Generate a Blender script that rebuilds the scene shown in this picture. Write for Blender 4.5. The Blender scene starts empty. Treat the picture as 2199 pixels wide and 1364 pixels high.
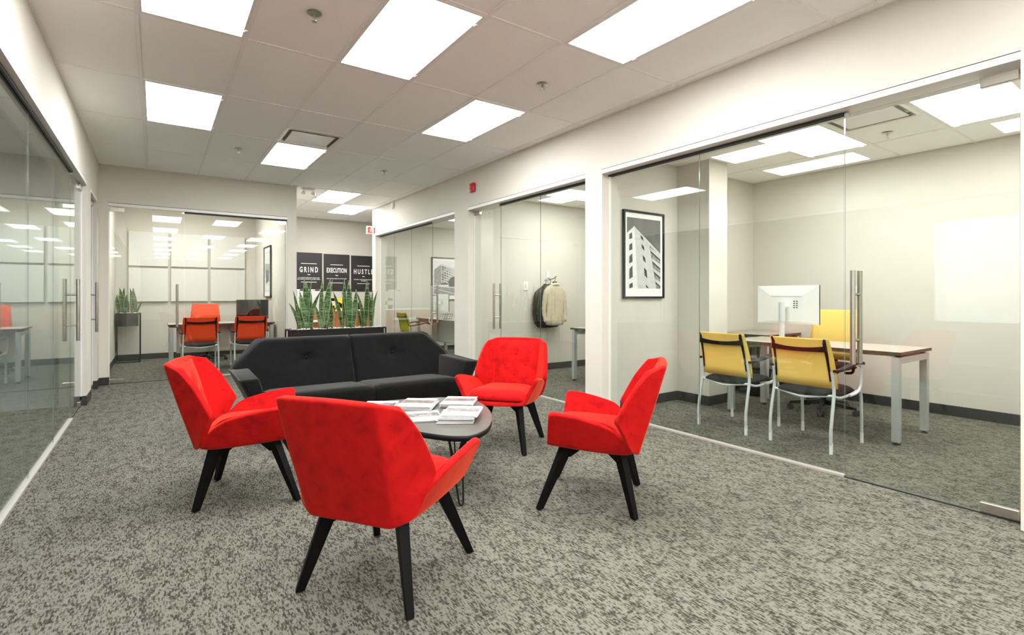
import bpy, bmesh, math, random
from mathutils import Vector, Matrix
random.seed(7)
S = bpy.context.scene
COL = S.collection
PI = math.pi

# ---------------------------------------------------------------- camera, world, exposure
HC = 1.21
cam_d = bpy.data.cameras.new('camera'); cam = bpy.data.objects.new('camera', cam_d); COL.objects.link(cam)
cam.location = (0, 0, HC); cam.rotation_euler = (PI / 2, 0, -0.6137)
cam_d.sensor_fit = 'HORIZONTAL'; cam_d.sensor_width = 36.0; cam_d.lens = 1102.5 / 2199 * 36
cam_d.shift_x = -13.1 / 2199; cam_d.shift_y = -46.9 / 2199
cam_d.clip_start = 0.05; cam_d.clip_end = 100
S.camera = cam
W = bpy.data.worlds.new('daylight'); S.world = W; W.use_nodes = True
W.node_tree.nodes['Background'].inputs[0].default_value = (0.74, 0.87, 1.0, 1)
W.node_tree.nodes['Background'].inputs[1].default_value = 1.3
S.view_settings.view_transform = 'Standard'; S.view_settings.look = 'None'
S.view_settings.gamma = 1.0; S.view_settings.use_curve_mapping = False
S.view_settings.exposure = 1.38
PANEL = 10.0      # radiance of the lit corridor ceiling panels
OFFICE = 9.8      # and of those in the offices
S.cycles.max_bounces = 12; S.cycles.transparent_max_bounces = 24
S.cycles.diffuse_bounces = 6; S.cycles.glossy_bounces = 6
S.cycles.sample_clamp_indirect = 6.0; S.cycles.caustics_reflective = False; S.cycles.caustics_refractive = False

# ---------------------------------------------------------------- materials
def nt(name):
    m = bpy.data.materials.new(name); m.use_nodes = True
    t = m.node_tree; b = t.nodes['Principled BSDF']
    return m, t, b
def N(t, typ, **kw):
    n = t.nodes.new(typ)
    for k, v in kw.items():
        if k.startswith('i_'):
            key = k[2:]
            n.inputs[int(key) if key.isdigit() else key.replace('_', ' ')].default_value = v
        else: setattr(n, k, v)
    return n
def ramp(t, stops, interp='LINEAR'):
    r = t.nodes.new('ShaderNodeValToRGB'); cr = r.color_ramp; cr.interpolation = interp
    while len(cr.elements) < len(stops): cr.elements.new(0.5)
    for e, (p, c) in zip(cr.elements, stops): e.position = p; e.color = (*c, 1)
    return r
def plain(name, col, rough=0.5, metal=0.0, var=0.06, scale=30.0, bump=0.0, bscale=200.0, sheen=0.0, coat=0.0, spec=0.5):
    """One colour with a little procedural variation and relief."""
    m, t, b = nt(name)
    tc = N(t, 'ShaderNodeTexCoord')
    no = N(t, 'ShaderNodeTexNoise'); no.inputs['Scale'].default_value = scale; no.inputs['Detail'].default_value = 3
    t.links.new(tc.outputs['Object'], no.inputs['Vector'])
    lo = tuple(c * (1 - var) for c in col); hi = tuple(min(1, c * (1 + var)) for c in col)
    r = ramp(t, [(0.3, lo), (0.7, hi)]); t.links.new(no.outputs['Fac'], r.inputs[0])
    t.links.new(r.outputs[0], b.inputs['Base Color'])
    b.inputs['Roughness'].default_value = rough; b.inputs['Metallic'].default_value = metal
    b.inputs['Specular IOR Level'].default_value = spec
    if coat: b.inputs['Coat Weight'].default_value = coat
    if sheen:
        b.inputs['Sheen Weight'].default_value = sheen; b.inputs['Sheen Roughness'].default_value = 0.4
        b.inputs['Sheen Tint'].default_value = (*[min(1, c * 1.2 + 0.05) for c in col], 1)
    if bump:
        n2 = N(t, 'ShaderNodeTexNoise'); n2.inputs['Scale'].default_value = bscale; n2.inputs['Detail'].default_value = 2
        t.links.new(tc.outputs['Object'], n2.inputs['Vector'])
        bp = N(t, 'ShaderNodeBump'); bp.inputs['Strength'].default_value = bump; bp.inputs['Distance'].default_value = 0.002
        t.links.new(n2.outputs['Fac'], bp.inputs['Height']); t.links.new(bp.outputs[0], b.inputs['Normal'])
    return m

def mat_carpet():
    """Loop pile in narrow yarn rows along the corridor; each row breaks into light and dark dashes."""
    m, t, b = nt('carpet'); L = t.links.new
    tc = N(t, 'ShaderNodeTexCoord'); sp = N(t, 'ShaderNodeSeparateXYZ'); L(tc.outputs['Object'], sp.inputs[0])
    def math_(op, a, c=None):
        x = N(t, 'ShaderNodeMath', operation=op); L(a, x.inputs[0]) if not isinstance(a, (int, float)) else setattr(x.inputs[0], 'default_value', a)
        if c is not None: L(c, x.inputs[1]) if not isinstance(c, (int, float)) else setattr(x.inputs[1], 'default_value', c)
        return x.outputs[0]
    def nz(vec, scale, det):
        n = N(t, 'ShaderNodeTexNoise'); n.inputs['Scale'].default_value = scale; n.inputs['Detail'].default_value = det; n.inputs['Roughness'].default_value = 0.55; L(vec, n.inputs['Vector']); return n.outputs['Fac']
    def mapped(sc):
        mp = N(t, 'ShaderNodeMapping'); mp.inputs['Scale'].default_value = sc; L(tc.outputs['Object'], mp.inputs['Vector']); return mp.outputs[0]
    xr = math_('MULTIPLY', sp.outputs['X'], 1 / 0.0052); row = math_('FLOOR', xr); fr = math_('FRACT', xr)
    cb = N(t, 'ShaderNodeCombineXYZ'); L(math_('MULTIPLY', row, 7.31), cb.inputs[0]); L(math_('MULTIPLY', sp.outputs['Y'], 34.0), cb.inputs[1])
    yarn = nz(cb.outputs[0], 1.0, 2)
    wide = nz(mapped((95, 26, 1)), 1.0, 2)          # patches longer along the rows
    across = nz(mapped((30, 120, 1)), 1.0, 2)        # and short bars across them
    broad = nz(mapped((16, 7, 1)), 1.0, 2)
    v = math_('ADD', math_('ADD', math_('MULTIPLY', yarn, 0.62), math_('MULTIPLY', wide, 0.26)), math_('ADD', math_('MULTIPLY', across, 0.24), math_('MULTIPLY', broad, 0.22)))
    r = ramp(t, [(0.58, (0.046, 0.040, 0.031)), (0.64, (0.108, 0.101, 0.081)), (0.71, (0.205, 0.200, 0.164))])
    L(v, r.inputs[0])
    prof = math_('ABSOLUTE', math_('SUBTRACT', fr, 0.5)); row_shade = math_('SUBTRACT', 1.0, math_('MULTIPLY', prof, 1.1))  # shade between the yarn rows, darkened into the colour
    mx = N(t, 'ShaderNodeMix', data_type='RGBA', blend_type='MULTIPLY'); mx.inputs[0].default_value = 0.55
    L(r.outputs[0], mx.inputs[6]); L(row_shade, mx.inputs[7]); L(mx.outputs[2], b.inputs['Base Color'])
    b.inputs['Roughness'].default_value = 0.95; b.inputs['Specular IOR Level'].default_value = 0.1
    bp = N(t, 'ShaderNodeBump'); bp.inputs['Strength'].default_value = 0.5; bp.inputs['Distance'].default_value = 0.002
    L(v, bp.inputs['Height']); L(bp.outputs[0], b.inputs['Normal'])
    return m
def mat_mesh(name, col):
    """Woven seat-back mesh: part of the light passes through it."""
    m, t, b = nt(name); L = t.links.new
    tc = N(t, 'ShaderNodeTexCoord'); n = N(t, 'ShaderNodeTexNoise'); n.inputs['Scale'].default_value = 420; L(tc.outputs['Object'], n.inputs['Vector'])
    r = ramp(t, [(0.3, tuple(c * 0.94 for c in col)), (0.7, tuple(min(1, c * 1.05) for c in col))]); L(n.outputs['Fac'], r.inputs[0]); L(r.outputs[0], b.inputs['Base Color'])
    b.inputs['Roughness'].default_value = 0.8; b.inputs['Specular IOR Level'].default_value = 0.15
    tl = N(t, 'ShaderNodeBsdfTranslucent'); L(r.outputs[0], tl.inputs[0]); mx = N(t, 'ShaderNodeMixShader'); mx.inputs[0].default_value = 0.25
    L(b.outputs[0], mx.inputs[1]); L(tl.outputs[0], mx.inputs[2]); L(mx.outputs[0], t.nodes['Material Output'].inputs[0])
    return m
def mat_velvet(name, dark, mid, light, sheen, tint):
    m, t, b = nt(name); L = t.links.new
    tc = N(t, 'ShaderNodeTexCoord')
    n1 = N(t, 'ShaderNodeTexNoise'); n1.inputs['Scale'].default_value = 15; n1.inputs['Detail'].default_value = 5; n1.inputs['Distortion'].default_value = 0.5
    n1.inputs['Roughness'].default_value = 0.6
    L(tc.outputs['Object'], n1.inputs['Vector'])
    r = ramp(t, [(0.34, dark), (0.45, mid), (0.62, light)]); L(n1.outputs['Fac'], r.inputs[0]); L(r.outputs[0], b.inputs['Base Color'])
    b.inputs['Roughness'].default_value = 0.85; b.inputs['Specular IOR Level'].default_value = 0.12
    b.inputs['Sheen Weight'].default_value = sheen; b.inputs['Sheen Roughness'].default_value = 0.35; b.inputs['Sheen Tint'].default_value = (*tint, 1)
    n2 = N(t, 'ShaderNodeTexNoise'); n2.inputs['Scale'].default_value = 420; L(tc.outputs['Object'], n2.inputs['Vector'])
    n3 = N(t, 'ShaderNodeTexNoise'); n3.inputs['Scale'].default_value = 9; n3.inputs['Detail'].default_value = 2; L(tc.outputs['Object'], n3.inputs['Vector'])
    bp = N(t, 'ShaderNodeBump'); bp.inputs['Strength'].default_value = 0.18; bp.inputs['Distance'].default_value = 0.001; L(n2.outputs['Fac'], bp.inputs['Height'])
    bp2 = N(t, 'ShaderNodeBump'); bp2.inputs['Strength'].default_value = 0.15; bp2.inputs['Distance'].default_value = 0.008; L(n3.outputs['Fac'], bp2.inputs['Height'])
    L(bp.outputs[0], bp2.inputs['Normal']); L(bp2.outputs[0], b.inputs['Normal'])
    return m
def mat_glass():
    """Thin pane: clear transmission with a Fresnel mirror on each face (the index is inverted on the way out)."""
    m = bpy.data.materials.new('glass'); m.use_nodes = True; t = m.node_tree; t.nodes.clear(); L = t.links.new
    out = N(t, 'ShaderNodeOutputMaterial'); mx = N(t, 'ShaderNodeMixShader'); tr = N(t, 'ShaderNodeBsdfTransparent'); gl = N(t, 'ShaderNodeBsdfGlossy')
    tr.inputs[0].default_value = (0.925, 0.950, 0.935, 1); gl.inputs['Roughness'].default_value = 0.0; gl.inputs[0].default_value = (0.97, 1, 0.98, 1)
    geo = N(t, 'ShaderNodeNewGeometry'); mm = N(t, 'ShaderNodeMath', operation='MULTIPLY_ADD')
    L(geo.outputs['Backfacing'], mm.inputs[0]); mm.inputs[1].default_value = 1 / 1.5 - 1.5; mm.inputs[2].default_value = 1.5
    fr = N(t, 'ShaderNodeFresnel'); L(mm.outputs[0], fr.inputs['IOR'])
    L(fr.outputs[0], mx.inputs[0]); L(tr.outputs[0], mx.inputs[1]); L(gl.outputs[0], mx.inputs[2]); L(mx.outputs[0], out.inputs[0])
    return m
def mat_emit(name, col, s):
    m = bpy.data.materials.new(name); m.use_nodes = True; t = m.node_tree; t.nodes.clear(); L = t.links.new
    out = N(t, 'ShaderNodeOutputMaterial'); e = N(t, 'ShaderNodeEmission'); e.inputs[1].default_value = s
    tc = N(t, 'ShaderNodeTexCoord'); n = N(t, 'ShaderNodeTexNoise'); n.inputs['Scale'].default_value = 40; L(tc.outputs['Object'], n.inputs['Vector'])
    r = ramp(t, [(0.3, tuple(c * 0.98 for c in col)), (0.7, col)]); L(n.outputs['Fac'], r.inputs[0]); L(r.outputs[0], e.inputs[0]); L(e.outputs[0], out.inputs[0])
    return m
def mat_wood(name, a, c, scale=6.0, axis='Z', rough=0.45):
    m, t, b = nt(name); L = t.links.new
    tc = N(t, 'ShaderNodeTexCoord'); mp = N(t, 'ShaderNodeMapping')
    mp.inputs['Scale'].default_value = {'Z': (1, 1, 0.06), 'Y': (1, 0.06, 1), 'X': (0.06, 1, 1)}[axis]
    L(tc.outputs['Object'], mp.inputs['Vector'])
    n = N(t, 'ShaderNodeTexNoise'); n.inputs['Scale'].default_value = scale * 8; n.inputs['Detail'].default_value = 5; n.inputs['Distortion'].default_value = 0.4
    L(mp.outputs[0], n.inputs['Vector']); r = ramp(t, [(0.35, a), (0.65, c)]); L(n.outputs['Fac'], r.inputs[0]); L(r.outputs[0], b.inputs['Base Color'])
    b.inputs['Roughness'].default_value = rough
    return m
def mat_leaf():
    m, t, b = nt('snake_leaf'); L = t.links.new
    tc = N(t, 'ShaderNodeTexCoord'); mp = N(t, 'ShaderNodeMapping'); mp.inputs['Scale'].default_value = (9, 9, 62); L(tc.outputs['Object'], mp.inputs['Vector'])
    n = N(t, 'ShaderNodeTexNoise'); n.inputs['Scale'].default_value = 1.0; n.inputs['Detail'].default_value = 3; n.inputs['Distortion'].default_value = 0.6
    L(mp.outputs[0], n.inputs['Vector'])
    r = ramp(t, [(0.38, (0.008, 0.024, 0.008)), (0.46, (0.030, 0.080, 0.025)), (0.55, (0.085, 0.165, 0.058)), (0.66, (0.17, 0.25, 0.11))])
    L(n.outputs['Fac'], r.inputs[0]); L(r.outputs[0], b.inputs['Base Color']); b.inputs['Roughness'].default_value = 0.42
    return m
def mat_cover(i):
    """Magazine cover: white sheet with a printed picture band of its own colours."""
    m, t, b = nt('magazine_cover'); L = t.links.new
    tc = N(t, 'ShaderNodeTexCoord')
    mp = N(t, 'ShaderNodeMapping'); mp.inputs['Location'].default_value = (i * 3.1, i * 1.7, 0); L(tc.outputs['Object'], mp.inputs['Vector'])
    v = N(t, 'ShaderNodeTexVoronoi'); v.inputs['Scale'].default_value = 42; L(mp.outputs[0], v.inputs['Vector'])
    n = N(t, 'ShaderNodeTexNoise'); n.inputs['Scale'].default_value = 28; n.inputs['Detail'].default_value = 5; L(mp.outputs[0], n.inputs['Vector'])
    pal = [[(0.034, 0.031, 0.034), (0.154, 0.123, 0.130), (0.256, 0.239, 0.246)], [(0.102, 0.055, 0.038), (0.211, 0.143, 0.123), (0.273, 0.239, 0.225)],
           [(0.120, 0.048, 0.048), (0.188, 0.154, 0.154), (0.211, 0.211, 0.164)], [(0.075, 0.079, 0.061), (0.205, 0.198, 0.171), (0.280, 0.273, 0.256)],
           [(0.154, 0.123, 0.120), (0.256, 0.222, 0.211), (0.290, 0.280, 0.280)]][i % 5]
    r = ramp(t, [(0.36, pal[0]), (0.5, pal[1]), (0.62, pal[2])]); mixv = N(t, 'ShaderNodeMath', operation='MULTIPLY_ADD')
    sep = N(t, 'ShaderNodeSeparateColor'); L(v.outputs['Color'], sep.inputs[0]); L(sep.outputs[0], mixv.inputs[0]); mixv.inputs[1].default_value = 0.25
    L(n.outputs['Fac'], mixv.inputs[2]); sub = N(t, 'ShaderNodeMath', operation='SUBTRACT'); L(mixv.outputs[0], sub.inputs[0]); sub.inputs[1].default_value = 0.12
    L(sub.outputs[0], r.inputs[0]); L(r.outputs[0], b.inputs['Base Color']); b.inputs['Roughness'].default_value = 0.3
    return m

M = {}
M['wall'] = plain('wall_paint', (0.635, 0.602, 0.535), 0.75, var=0.012, scale=4, bump=0.12, bscale=160, spec=0.25)
M['trim'] = plain('white_trim', (0.80, 0.78, 0.74), 0.45, var=0.01)
M['channel'] = plain('champagne_channel', (0.44, 0.41, 0.37), 0.4, metal=0.2, var=0.03)
M['tile'] = plain('ceiling_tile', (0.95, 0.942, 0.925), 0.9, var=0.02, scale=90, bump=0.25, bscale=260, spec=0.1)
M['tbar'] = plain('white_steel_grid', (0.88, 0.87, 0.85), 0.5, var=0.01)
M['base'] = plain('black_rubber_base', (0.022, 0.022, 0.021), 0.5, var=0.1)
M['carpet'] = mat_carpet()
M['glass'] = mat_glass()
M['edge'] = plain('glass_edge', (0.16, 0.20, 0.18), 0.12, var=0.4, scale=6)
M['alu'] = plain('brushed_steel', (0.60, 0.58, 0.54), 0.28, metal=1.0, var=0.05, scale=60)
M['satin'] = plain('satin_nickel', (0.50, 0.47, 0.41), 0.24, metal=0.95, var=0.04)
M['silver'] = plain('silver_paint', (0.52, 0.54, 0.53), 0.4, metal=0.25, var=0.03)
M['grey_tube'] = plain('light_grey_tube', (0.60, 0.62, 0.62), 0.4, metal=0.1, var=0.02)
M['plaque'] = plain('polished_white_plaque', (0.62, 0.60, 0.56), 0.12, metal=0.25, var=0.02)
M['panel'] = mat_emit('lit_diffuser', (0.985, 0.99, 0.985), PANEL)
M['panel_s'] = mat_emit('lit_diffuser_side_office', (1.0, 0.985, 0.955), 7.0)
M['panel_m'] = mat_emit('lit_diffuser_meeting', (1.0, 0.985, 0.955), 8.2)
M['panel_o'] = mat_emit('lit_diffuser_office', (1.0, 0.985, 0.955), OFFICE)
M['dim_wall'] = plain('dim_daylight_paint', (0.50, 0.53, 0.54), 0.8, var=0.012)  # dimness and bluish daylight of the unlit office put into its colour
M['white'] = plain('white_enamel', (0.82, 0.81, 0.79), 0.35, var=0.01)
M['paper'] = plain('white_paper', (0.62, 0.61, 0.60), 0.55, var=0.015)
M['mount'] = plain('mount_board', (0.86, 0.855, 0.84), 0.6, var=0.01)
M['red'] = mat_velvet('red_velvet', (0.32, 0.003, 0.005), (0.43, 0.004, 0.005), (0.48, 0.006, 0.006), 0.8, (1.0, 0.17, 0.08))
M['black_velvet'] = mat_velvet('black_velvet', (0.0025, 0.0025, 0.0028), (0.0036, 0.0035, 0.0037), (0.0050, 0.0048, 0.0049), 0.42, (0.62, 0.59, 0.57))
M['leather'] = plain('black_leather', (0.006, 0.006, 0.0063), 0.42, var=0.15, bump=0.3, bscale=300, spec=0.25)
M['black_wood'] = plain('black_stained_wood', (0.003, 0.003, 0.003), 0.5, var=0.25, scale=20, spec=0.12)
M['black'] = plain('black_plastic', (0.005, 0.005, 0.0055), 0.42, var=0.1, spec=0.2)
M['gloss'] = plain('black_gloss_screen', (0.010, 0.010, 0.011), 0.06, var=0.1, coat=0.6)
M['brown_black'] = plain('dark_bronze_steel', (0.012, 0.010, 0.0088), 0.42, var=0.15, spec=0.25)
M['table'] = plain('grey_laminate', (0.105, 0.099, 0.087), 0.30, var=0.06, scale=60)
M['yellow'] = mat_mesh('yellow_mesh', (0.95, 0.71, 0.20))
M['orange'] = mat_mesh('orange_mesh', (0.95, 0.11, 0.035))
M['lime'] = mat_mesh('lime_mesh', (0.38, 0.50, 0.015))
M['seat'] = plain('dark_grey_upholstery', (0.015, 0.0145, 0.0135), 0.65, var=0.08, scale=200, spec=0.1)
M['desk'] = plain('taupe_laminate', (0.40, 0.36, 0.30), 0.35, var=0.05, scale=20)
M['desk_edge'] = mat_wood('walnut_edge', (0.045, 0.033, 0.022), (0.085, 0.063, 0.044), axis='X')
M['modesty'] = plain('frosted_panel', (0.60, 0.56, 0.47), 0.45, var=0.02)
M['modesty_g'] = plain('grey_green_panel', (0.34, 0.37, 0.32), 0.45, var=0.02)
M['acoustic'] = plain('pale_felt', (0.70, 0.69, 0.65), 0.9, var=0.02, bump=0.2, bscale=300)
M['leaf'] = mat_leaf()
M['leaf_edge'] = plain('leaf_margin', (0.24, 0.28, 0.11), 0.45, var=0.1)
M['stone'] = plain('pale_pebble', (0.52, 0.50, 0.46), 0.7, var=0.35, scale=8)
M['poster'] = plain('charcoal_poster', (0.028, 0.0235, 0.022), 0.5, var=0.12, scale=5)
M['ink'] = plain('white_ink', (0.85, 0.84, 0.82), 0.6, var=0.01)
M['tan'] = plain('tan_twill', (0.50, 0.43, 0.31), 0.85, var=0.08, scale=14, bump=0.5, bscale=26)
M['navy'] = plain('navy_wool', (0.022, 0.027, 0.037), 0.9, var=0.15, scale=20)
M['maroon'] = plain('maroon_wool', (0.05, 0.022, 0.018), 0.9, var=0.2, scale=20)
M['orange_wood'] = mat_wood('orange_cherry_wood', (0.33, 0.095, 0.020), (0.50, 0.19, 0.048), axis='Z')
M['red_plastic'] = plain('red_plastic', (0.50, 0.015, 0.015), 0.35, var=0.05)
M['sign_red'] = plain('sign_red', (0.80, 0.03, 0.02), 0.4, var=0.03)
M['yellow_card'] = plain('yellow_card', (0.80, 0.60, 0.03), 0.5, var=0.03)
M['g1'] = plain('print_sky', (0.13, 0.13, 0.125), 0.4, var=0.3, scale=5)
M['g2'] = plain('print_white', (0.74, 0.74, 0.73), 0.4, var=0.05)
M['g3'] = plain('print_pale', (0.55, 0.55, 0.54), 0.4, var=0.08, scale=20)
M['g4'] = plain('print_dark', (0.035, 0.035, 0.034), 0.4, var=0.4, scale=30)
M['g5'] = plain('print_mid', (0.25, 0.25, 0.245), 0.4, var=0.5, scale=45)
M['rubber'] = plain('black_rubber', (0.012, 0.012, 0.012), 0.8)
M['covers'] = [mat_cover(i) for i in range(5)]

# ---------------------------------------------------------------- mesh helpers
class MB:
    def __init__(s): s.bm = bmesh.new(); s.mi = 0
    def _face(s, vs):
        try:
            f = s.bm.faces.new(vs); f.material_index = s.mi; return f
        except ValueError: return None
    def box(s, x0, x1, y0, y1, z0, z1, bev=0.0, seg=2, mtx=None):
        vs = [s.bm.verts.new(p) for p in ((x0, y0, z0), (x1, y0, z0), (x1, y1, z0), (x0, y1, z0), (x0, y0, z1), (x1, y0, z1), (x1, y1, z1), (x0, y1, z1))]
        fs = [s._face([vs[i] for i in q]) for q in ((0, 3, 2, 1), (4, 5, 6, 7), (0, 1, 5, 4), (1, 2, 6, 5), (2, 3, 7, 6), (3, 0, 4, 7))]
        if mtx: bmesh.ops.transform(s.bm, matrix=mtx, verts=vs)
        if bev:
            es = list({e for f in fs for e in f.edges})
            bmesh.ops.bevel(s.bm, geom=es, offset=bev, segments=seg, affect='EDGES', profile=0.5)
        return s
    def hexa(s, a, b, bev=0.0, seg=2):
        """a, b: two rings of four points, joined into a solid."""
        va = [s.bm.verts.new(p) for p in a]; vb = [s.bm.verts.new(p) for p in b]
        fs = [s._face(va[::-1]), s._face(vb)]
        n = len(va)
        for i in range(n): fs.append(s._face([va[i], va[(i + 1) % n], vb[(i + 1) % n], vb[i]]))
        if bev:
            es = list({e for f in fs if f for e in f.edges})
            bmesh.ops.bevel(s.bm, geom=es, offset=bev, segments=seg, affect='EDGES', profile=0.5)
        return s
    def tube(s, pts, r, n=8, closed=False, cap=True, sx=1.0):
        pts = [Vector(p) for p in pts]; rs = r if isinstance(r, (list, tuple)) else [r] * len(pts)
        up = Vector((0, 0, 1)); rings = []; prev = None
        for i, p in enumerate(pts):
            a = pts[i - 1] if (i > 0 or closed) else p
            c = pts[(i + 1) % len(pts)] if (i < len(pts) - 1 or closed) else p
            d = (c - a).normalized()
            if prev is None:
                ref = up if abs(d.dot(up)) < 0.9 else Vector((1, 0, 0)); u = d.cross(ref).normalized()
            else:
                u = (prev - d * prev.dot(d)).normalized()
            prev = u; w = d.cross(u)
            rings.append([s.bm.verts.new(p + (u * math.cos(2 * PI * k / n) * sx + w * math.sin(2 * PI * k / n)) * rs[i]) for k in range(n)])
        m = len(rings)
        for i in range(m if closed else m - 1):
            A, B = rings[i], rings[(i + 1) % m]
            for k in range(n): s._face([A[k], A[(k + 1) % n], B[(k + 1) % n], B[k]])
        if cap and not closed: s._face(rings[0][::-1]); s._face(rings[-1])
        return s
    def prism(s, pts, axis, d0, d1, bev=0.0):
        """Outline pts (2D) pushed along an axis: 'x' takes (y,z), 'y' takes (x,z), 'z' takes (x,y)."""
        f = {'x': lambda p, d: (d, p[0], p[1]), 'y': lambda p, d: (p[0], d, p[1]), 'z': lambda p, d: (p[0], p[1], d)}[axis]
        a = [s.bm.verts.new(f(p, d0)) for p in pts]; b = [s.bm.verts.new(f(p, d1)) for p in pts]; n = len(pts)
        fs = [s._face(a[::-1]), s._face(b)] + [s._face([a[i], a[(i + 1) % n], b[(i + 1) % n], b[i]]) for i in range(n)]
        if bev:
            es = list({e for f_ in fs if f_ for e in f_.edges})
            bmesh.ops.bevel(s.bm, geom=es, offset=bev, segments=2, affect='EDGES', profile=0.5)
        return s
    def poly(s, pts):
        s._face([s.bm.verts.new(p) for p in pts]); return s
    def grid(s, rows):
        V = [[s.bm.verts.new(p) for p in r] for r in rows]
        for i in range(len(V) - 1):
            for j in range(len(V[0]) - 1): s._face([V[i][j], V[i][j + 1], V[i + 1][j + 1], V[i + 1][j]])
        return s
    def loft(s, rings, cap=True):
        V = [[s.bm.verts.new(p) for p in r] for r in rings]; n = len(V[0])
        for i in range(len(V) - 1):
            for k in range(n): s._face([V[i][k], V[i][(k + 1) % n], V[i + 1][(k + 1) % n], V[i + 1][k]])
        if cap: s._face(V[0][::-1]); s._face(V[-1])
        return s
    def lathe(s, prof, n=20, c=(0, 0, 0)):
        return s.loft([[(c[0] + r * math.cos(2 * PI * k / n), c[1] + r * math.sin(2 * PI * k / n), c[2] + z) for k in range(n)] for r, z in prof])
    def ball(s, c, r, u=10, v=6):
        r = (r, r, r) if not isinstance(r, (tuple, list)) else r
        mt = Matrix.Translation(c) @ Matrix.Diagonal((*r, 1))
        g = bmesh.ops.create_uvsphere(s.bm, u_segments=u, v_segments=v, radius=1.0, matrix=mt)
        for f in {f for w in g['verts'] for f in w.link_faces}: f.material_index = s.mi
        return s
    def mesh(s, name, smooth=None):
        bmesh.ops.recalc_face_normals(s.bm, faces=s.bm.faces)
        me = bpy.data.meshes.new(name); s.bm.to_mesh(me); s.bm.free()
        if smooth is not None:
            for p in me.polygons: p.use_smooth = True
            if smooth < 179: me.set_sharp_from_angle(angle=math.radians(smooth))
        return me
def ob(name, mb, mat, parent=None, label=None, smooth=None, sub=0, solid=None, offs=-1.0):
    me = mb if isinstance(mb, bpy.types.Mesh) else mb.mesh(name, smooth)
    if not me.materials:
        for m in (mat if isinstance(mat, list) else [mat]): me.materials.append(m)
    o = bpy.data.objects.new(name, me); COL.objects.link(o)
    if parent is not None: o.parent = parent
    if label: o['label'] = label
    if solid:
        md = o.modifiers.new('thick', 'SOLIDIFY'); md.thickness = solid; md.offset = offs; md.use_even_offset = True
    if sub:
        md = o.modifiers.new('round', 'SUBSURF'); md.levels = sub; md.render_levels = sub
    return o
def tag(o, label, cat, group=None, kind=None):
    o['label'] = label; o['category'] = cat
    if group: o['group'] = group
    if kind: o['kind'] = kind
    return o
def thing(name, label, cat, loc=(0, 0, 0), rz=0.0, group=None, kind=None):
    o = bpy.data.objects.new(name, None); COL.objects.link(o); o.empty_display_size = 0.1
    o.location = loc; o.rotation_euler = (0, 0, rz)
    return tag(o, label, cat, group, kind)
def dup(root, loc, rz=None, label=None, group=None):
    r = root.copy(); COL.objects.link(r); r.location = loc
    if rz is not None: r.rotation_euler = (0, 0, rz)
    if label: r['label'] = label
    if group: r['group'] = group
    for ch in list(root.children):
        c = ch.copy(); COL.objects.link(c); c.parent = r
        for g in ch.children:
            d = g.copy(); COL.objects.link(d); d.parent = c
    return r
def bez(pts, n=6):
    """Catmull-Rom through the points."""
    P = [Vector(p) for p in pts]; out = []
    for i in range(len(P) - 1):
        a = P[i - 1] if i else P[i] * 2 - P[i + 1]; b, c = P[i], P[i + 1]; d = P[i + 2] if i + 2 < len(P) else P[i + 1] * 2 - P[i]
        for k in range(n):
            t = k / n; out.append(0.5 * ((2 * b) + (c - a) * t + (2 * a - 5 * b + 4 * c - d) * t * t + (3 * b - a - 3 * c + d) * t ** 3))
    out.append(P[-1]); return out
def closed_curve(P, n=6):
    P = [Vector(p) for p in P]; m = len(P); out = []
    for i in range(m):
        a, b, c, d = P[i - 1], P[i], P[(i + 1) % m], P[(i + 2) % m]
        for k in range(n):
            t = k / n; out.append(0.5 * ((2 * b) + (c - a) * t + (2 * a - 5 * b + 4 * c - d) * t * t + (3 * b - a - 3 * c + d) * t ** 3))
    return out
def text_mesh(body, width, height, bold=0.0, spacing=1.0):
    cu = bpy.data.curves.new('lettering', 'FONT'); cu.body = body; cu.align_x = 'CENTER'; cu.size = 1.0; cu.offset = bold; cu.space_character = spacing
    cu.extrude = 0.001; cu.resolution_u = 3
    o = bpy.data.objects.new('lettering', cu); COL.objects.link(o)
    bpy.context.view_layer.update()
    me = bpy.data.meshes.new_from_object(o.evaluated_get(bpy.context.evaluated_depsgraph_get()))
    bpy.data.objects.remove(o); bpy.data.curves.remove(cu)
    xs = [v.co.x for v in me.vertices]; ys = [v.co.y for v in me.vertices]
    cx = (min(xs) + max(xs)) / 2; sx = width / (max(xs) - min(xs)); sy = height / (max(ys) - min(ys)); y0 = min(ys)
    for v in me.vertices: v.co = Vector(((v.co.x - cx) * sx, -v.co.z, (v.co.y - y0) * sy))   # stands up, facing -Y
    me.materials.clear()
    return me

# ---------------------------------------------------------------- the setting
CZ, HZ, OZ = 2.986, 2.476, 2.71
XR, XG, XL, XLG, YB, YBG, YH = 3.644, 3.752, -0.632, -0.685, 8.88, 8.935, 12.35
XB = 6.55                     # far wall of the offices on the right
P1, P2, P3, P0 = 3.82, 6.60, 10.27, 0.45   # office partitions (faces seen from the near side)
YN = -13.9                    # the corridor goes on behind the viewer
def struct(name, mb, mat, label, parent=None, cat=None, **kw):
    o = ob(name, mb, mat, parent, **kw)
    o['kind'] = 'structure'
    if parent is None:
        o['label'] = label; o['category'] = cat or name.split('_')[0]
    return o
struct('floor', MB().box(-4.3, 7.0, YN - 0.2, 12.6, -0.1, 0.0), M['carpet'], 'grey and taupe loop carpet running through corridor and offices')

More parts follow.
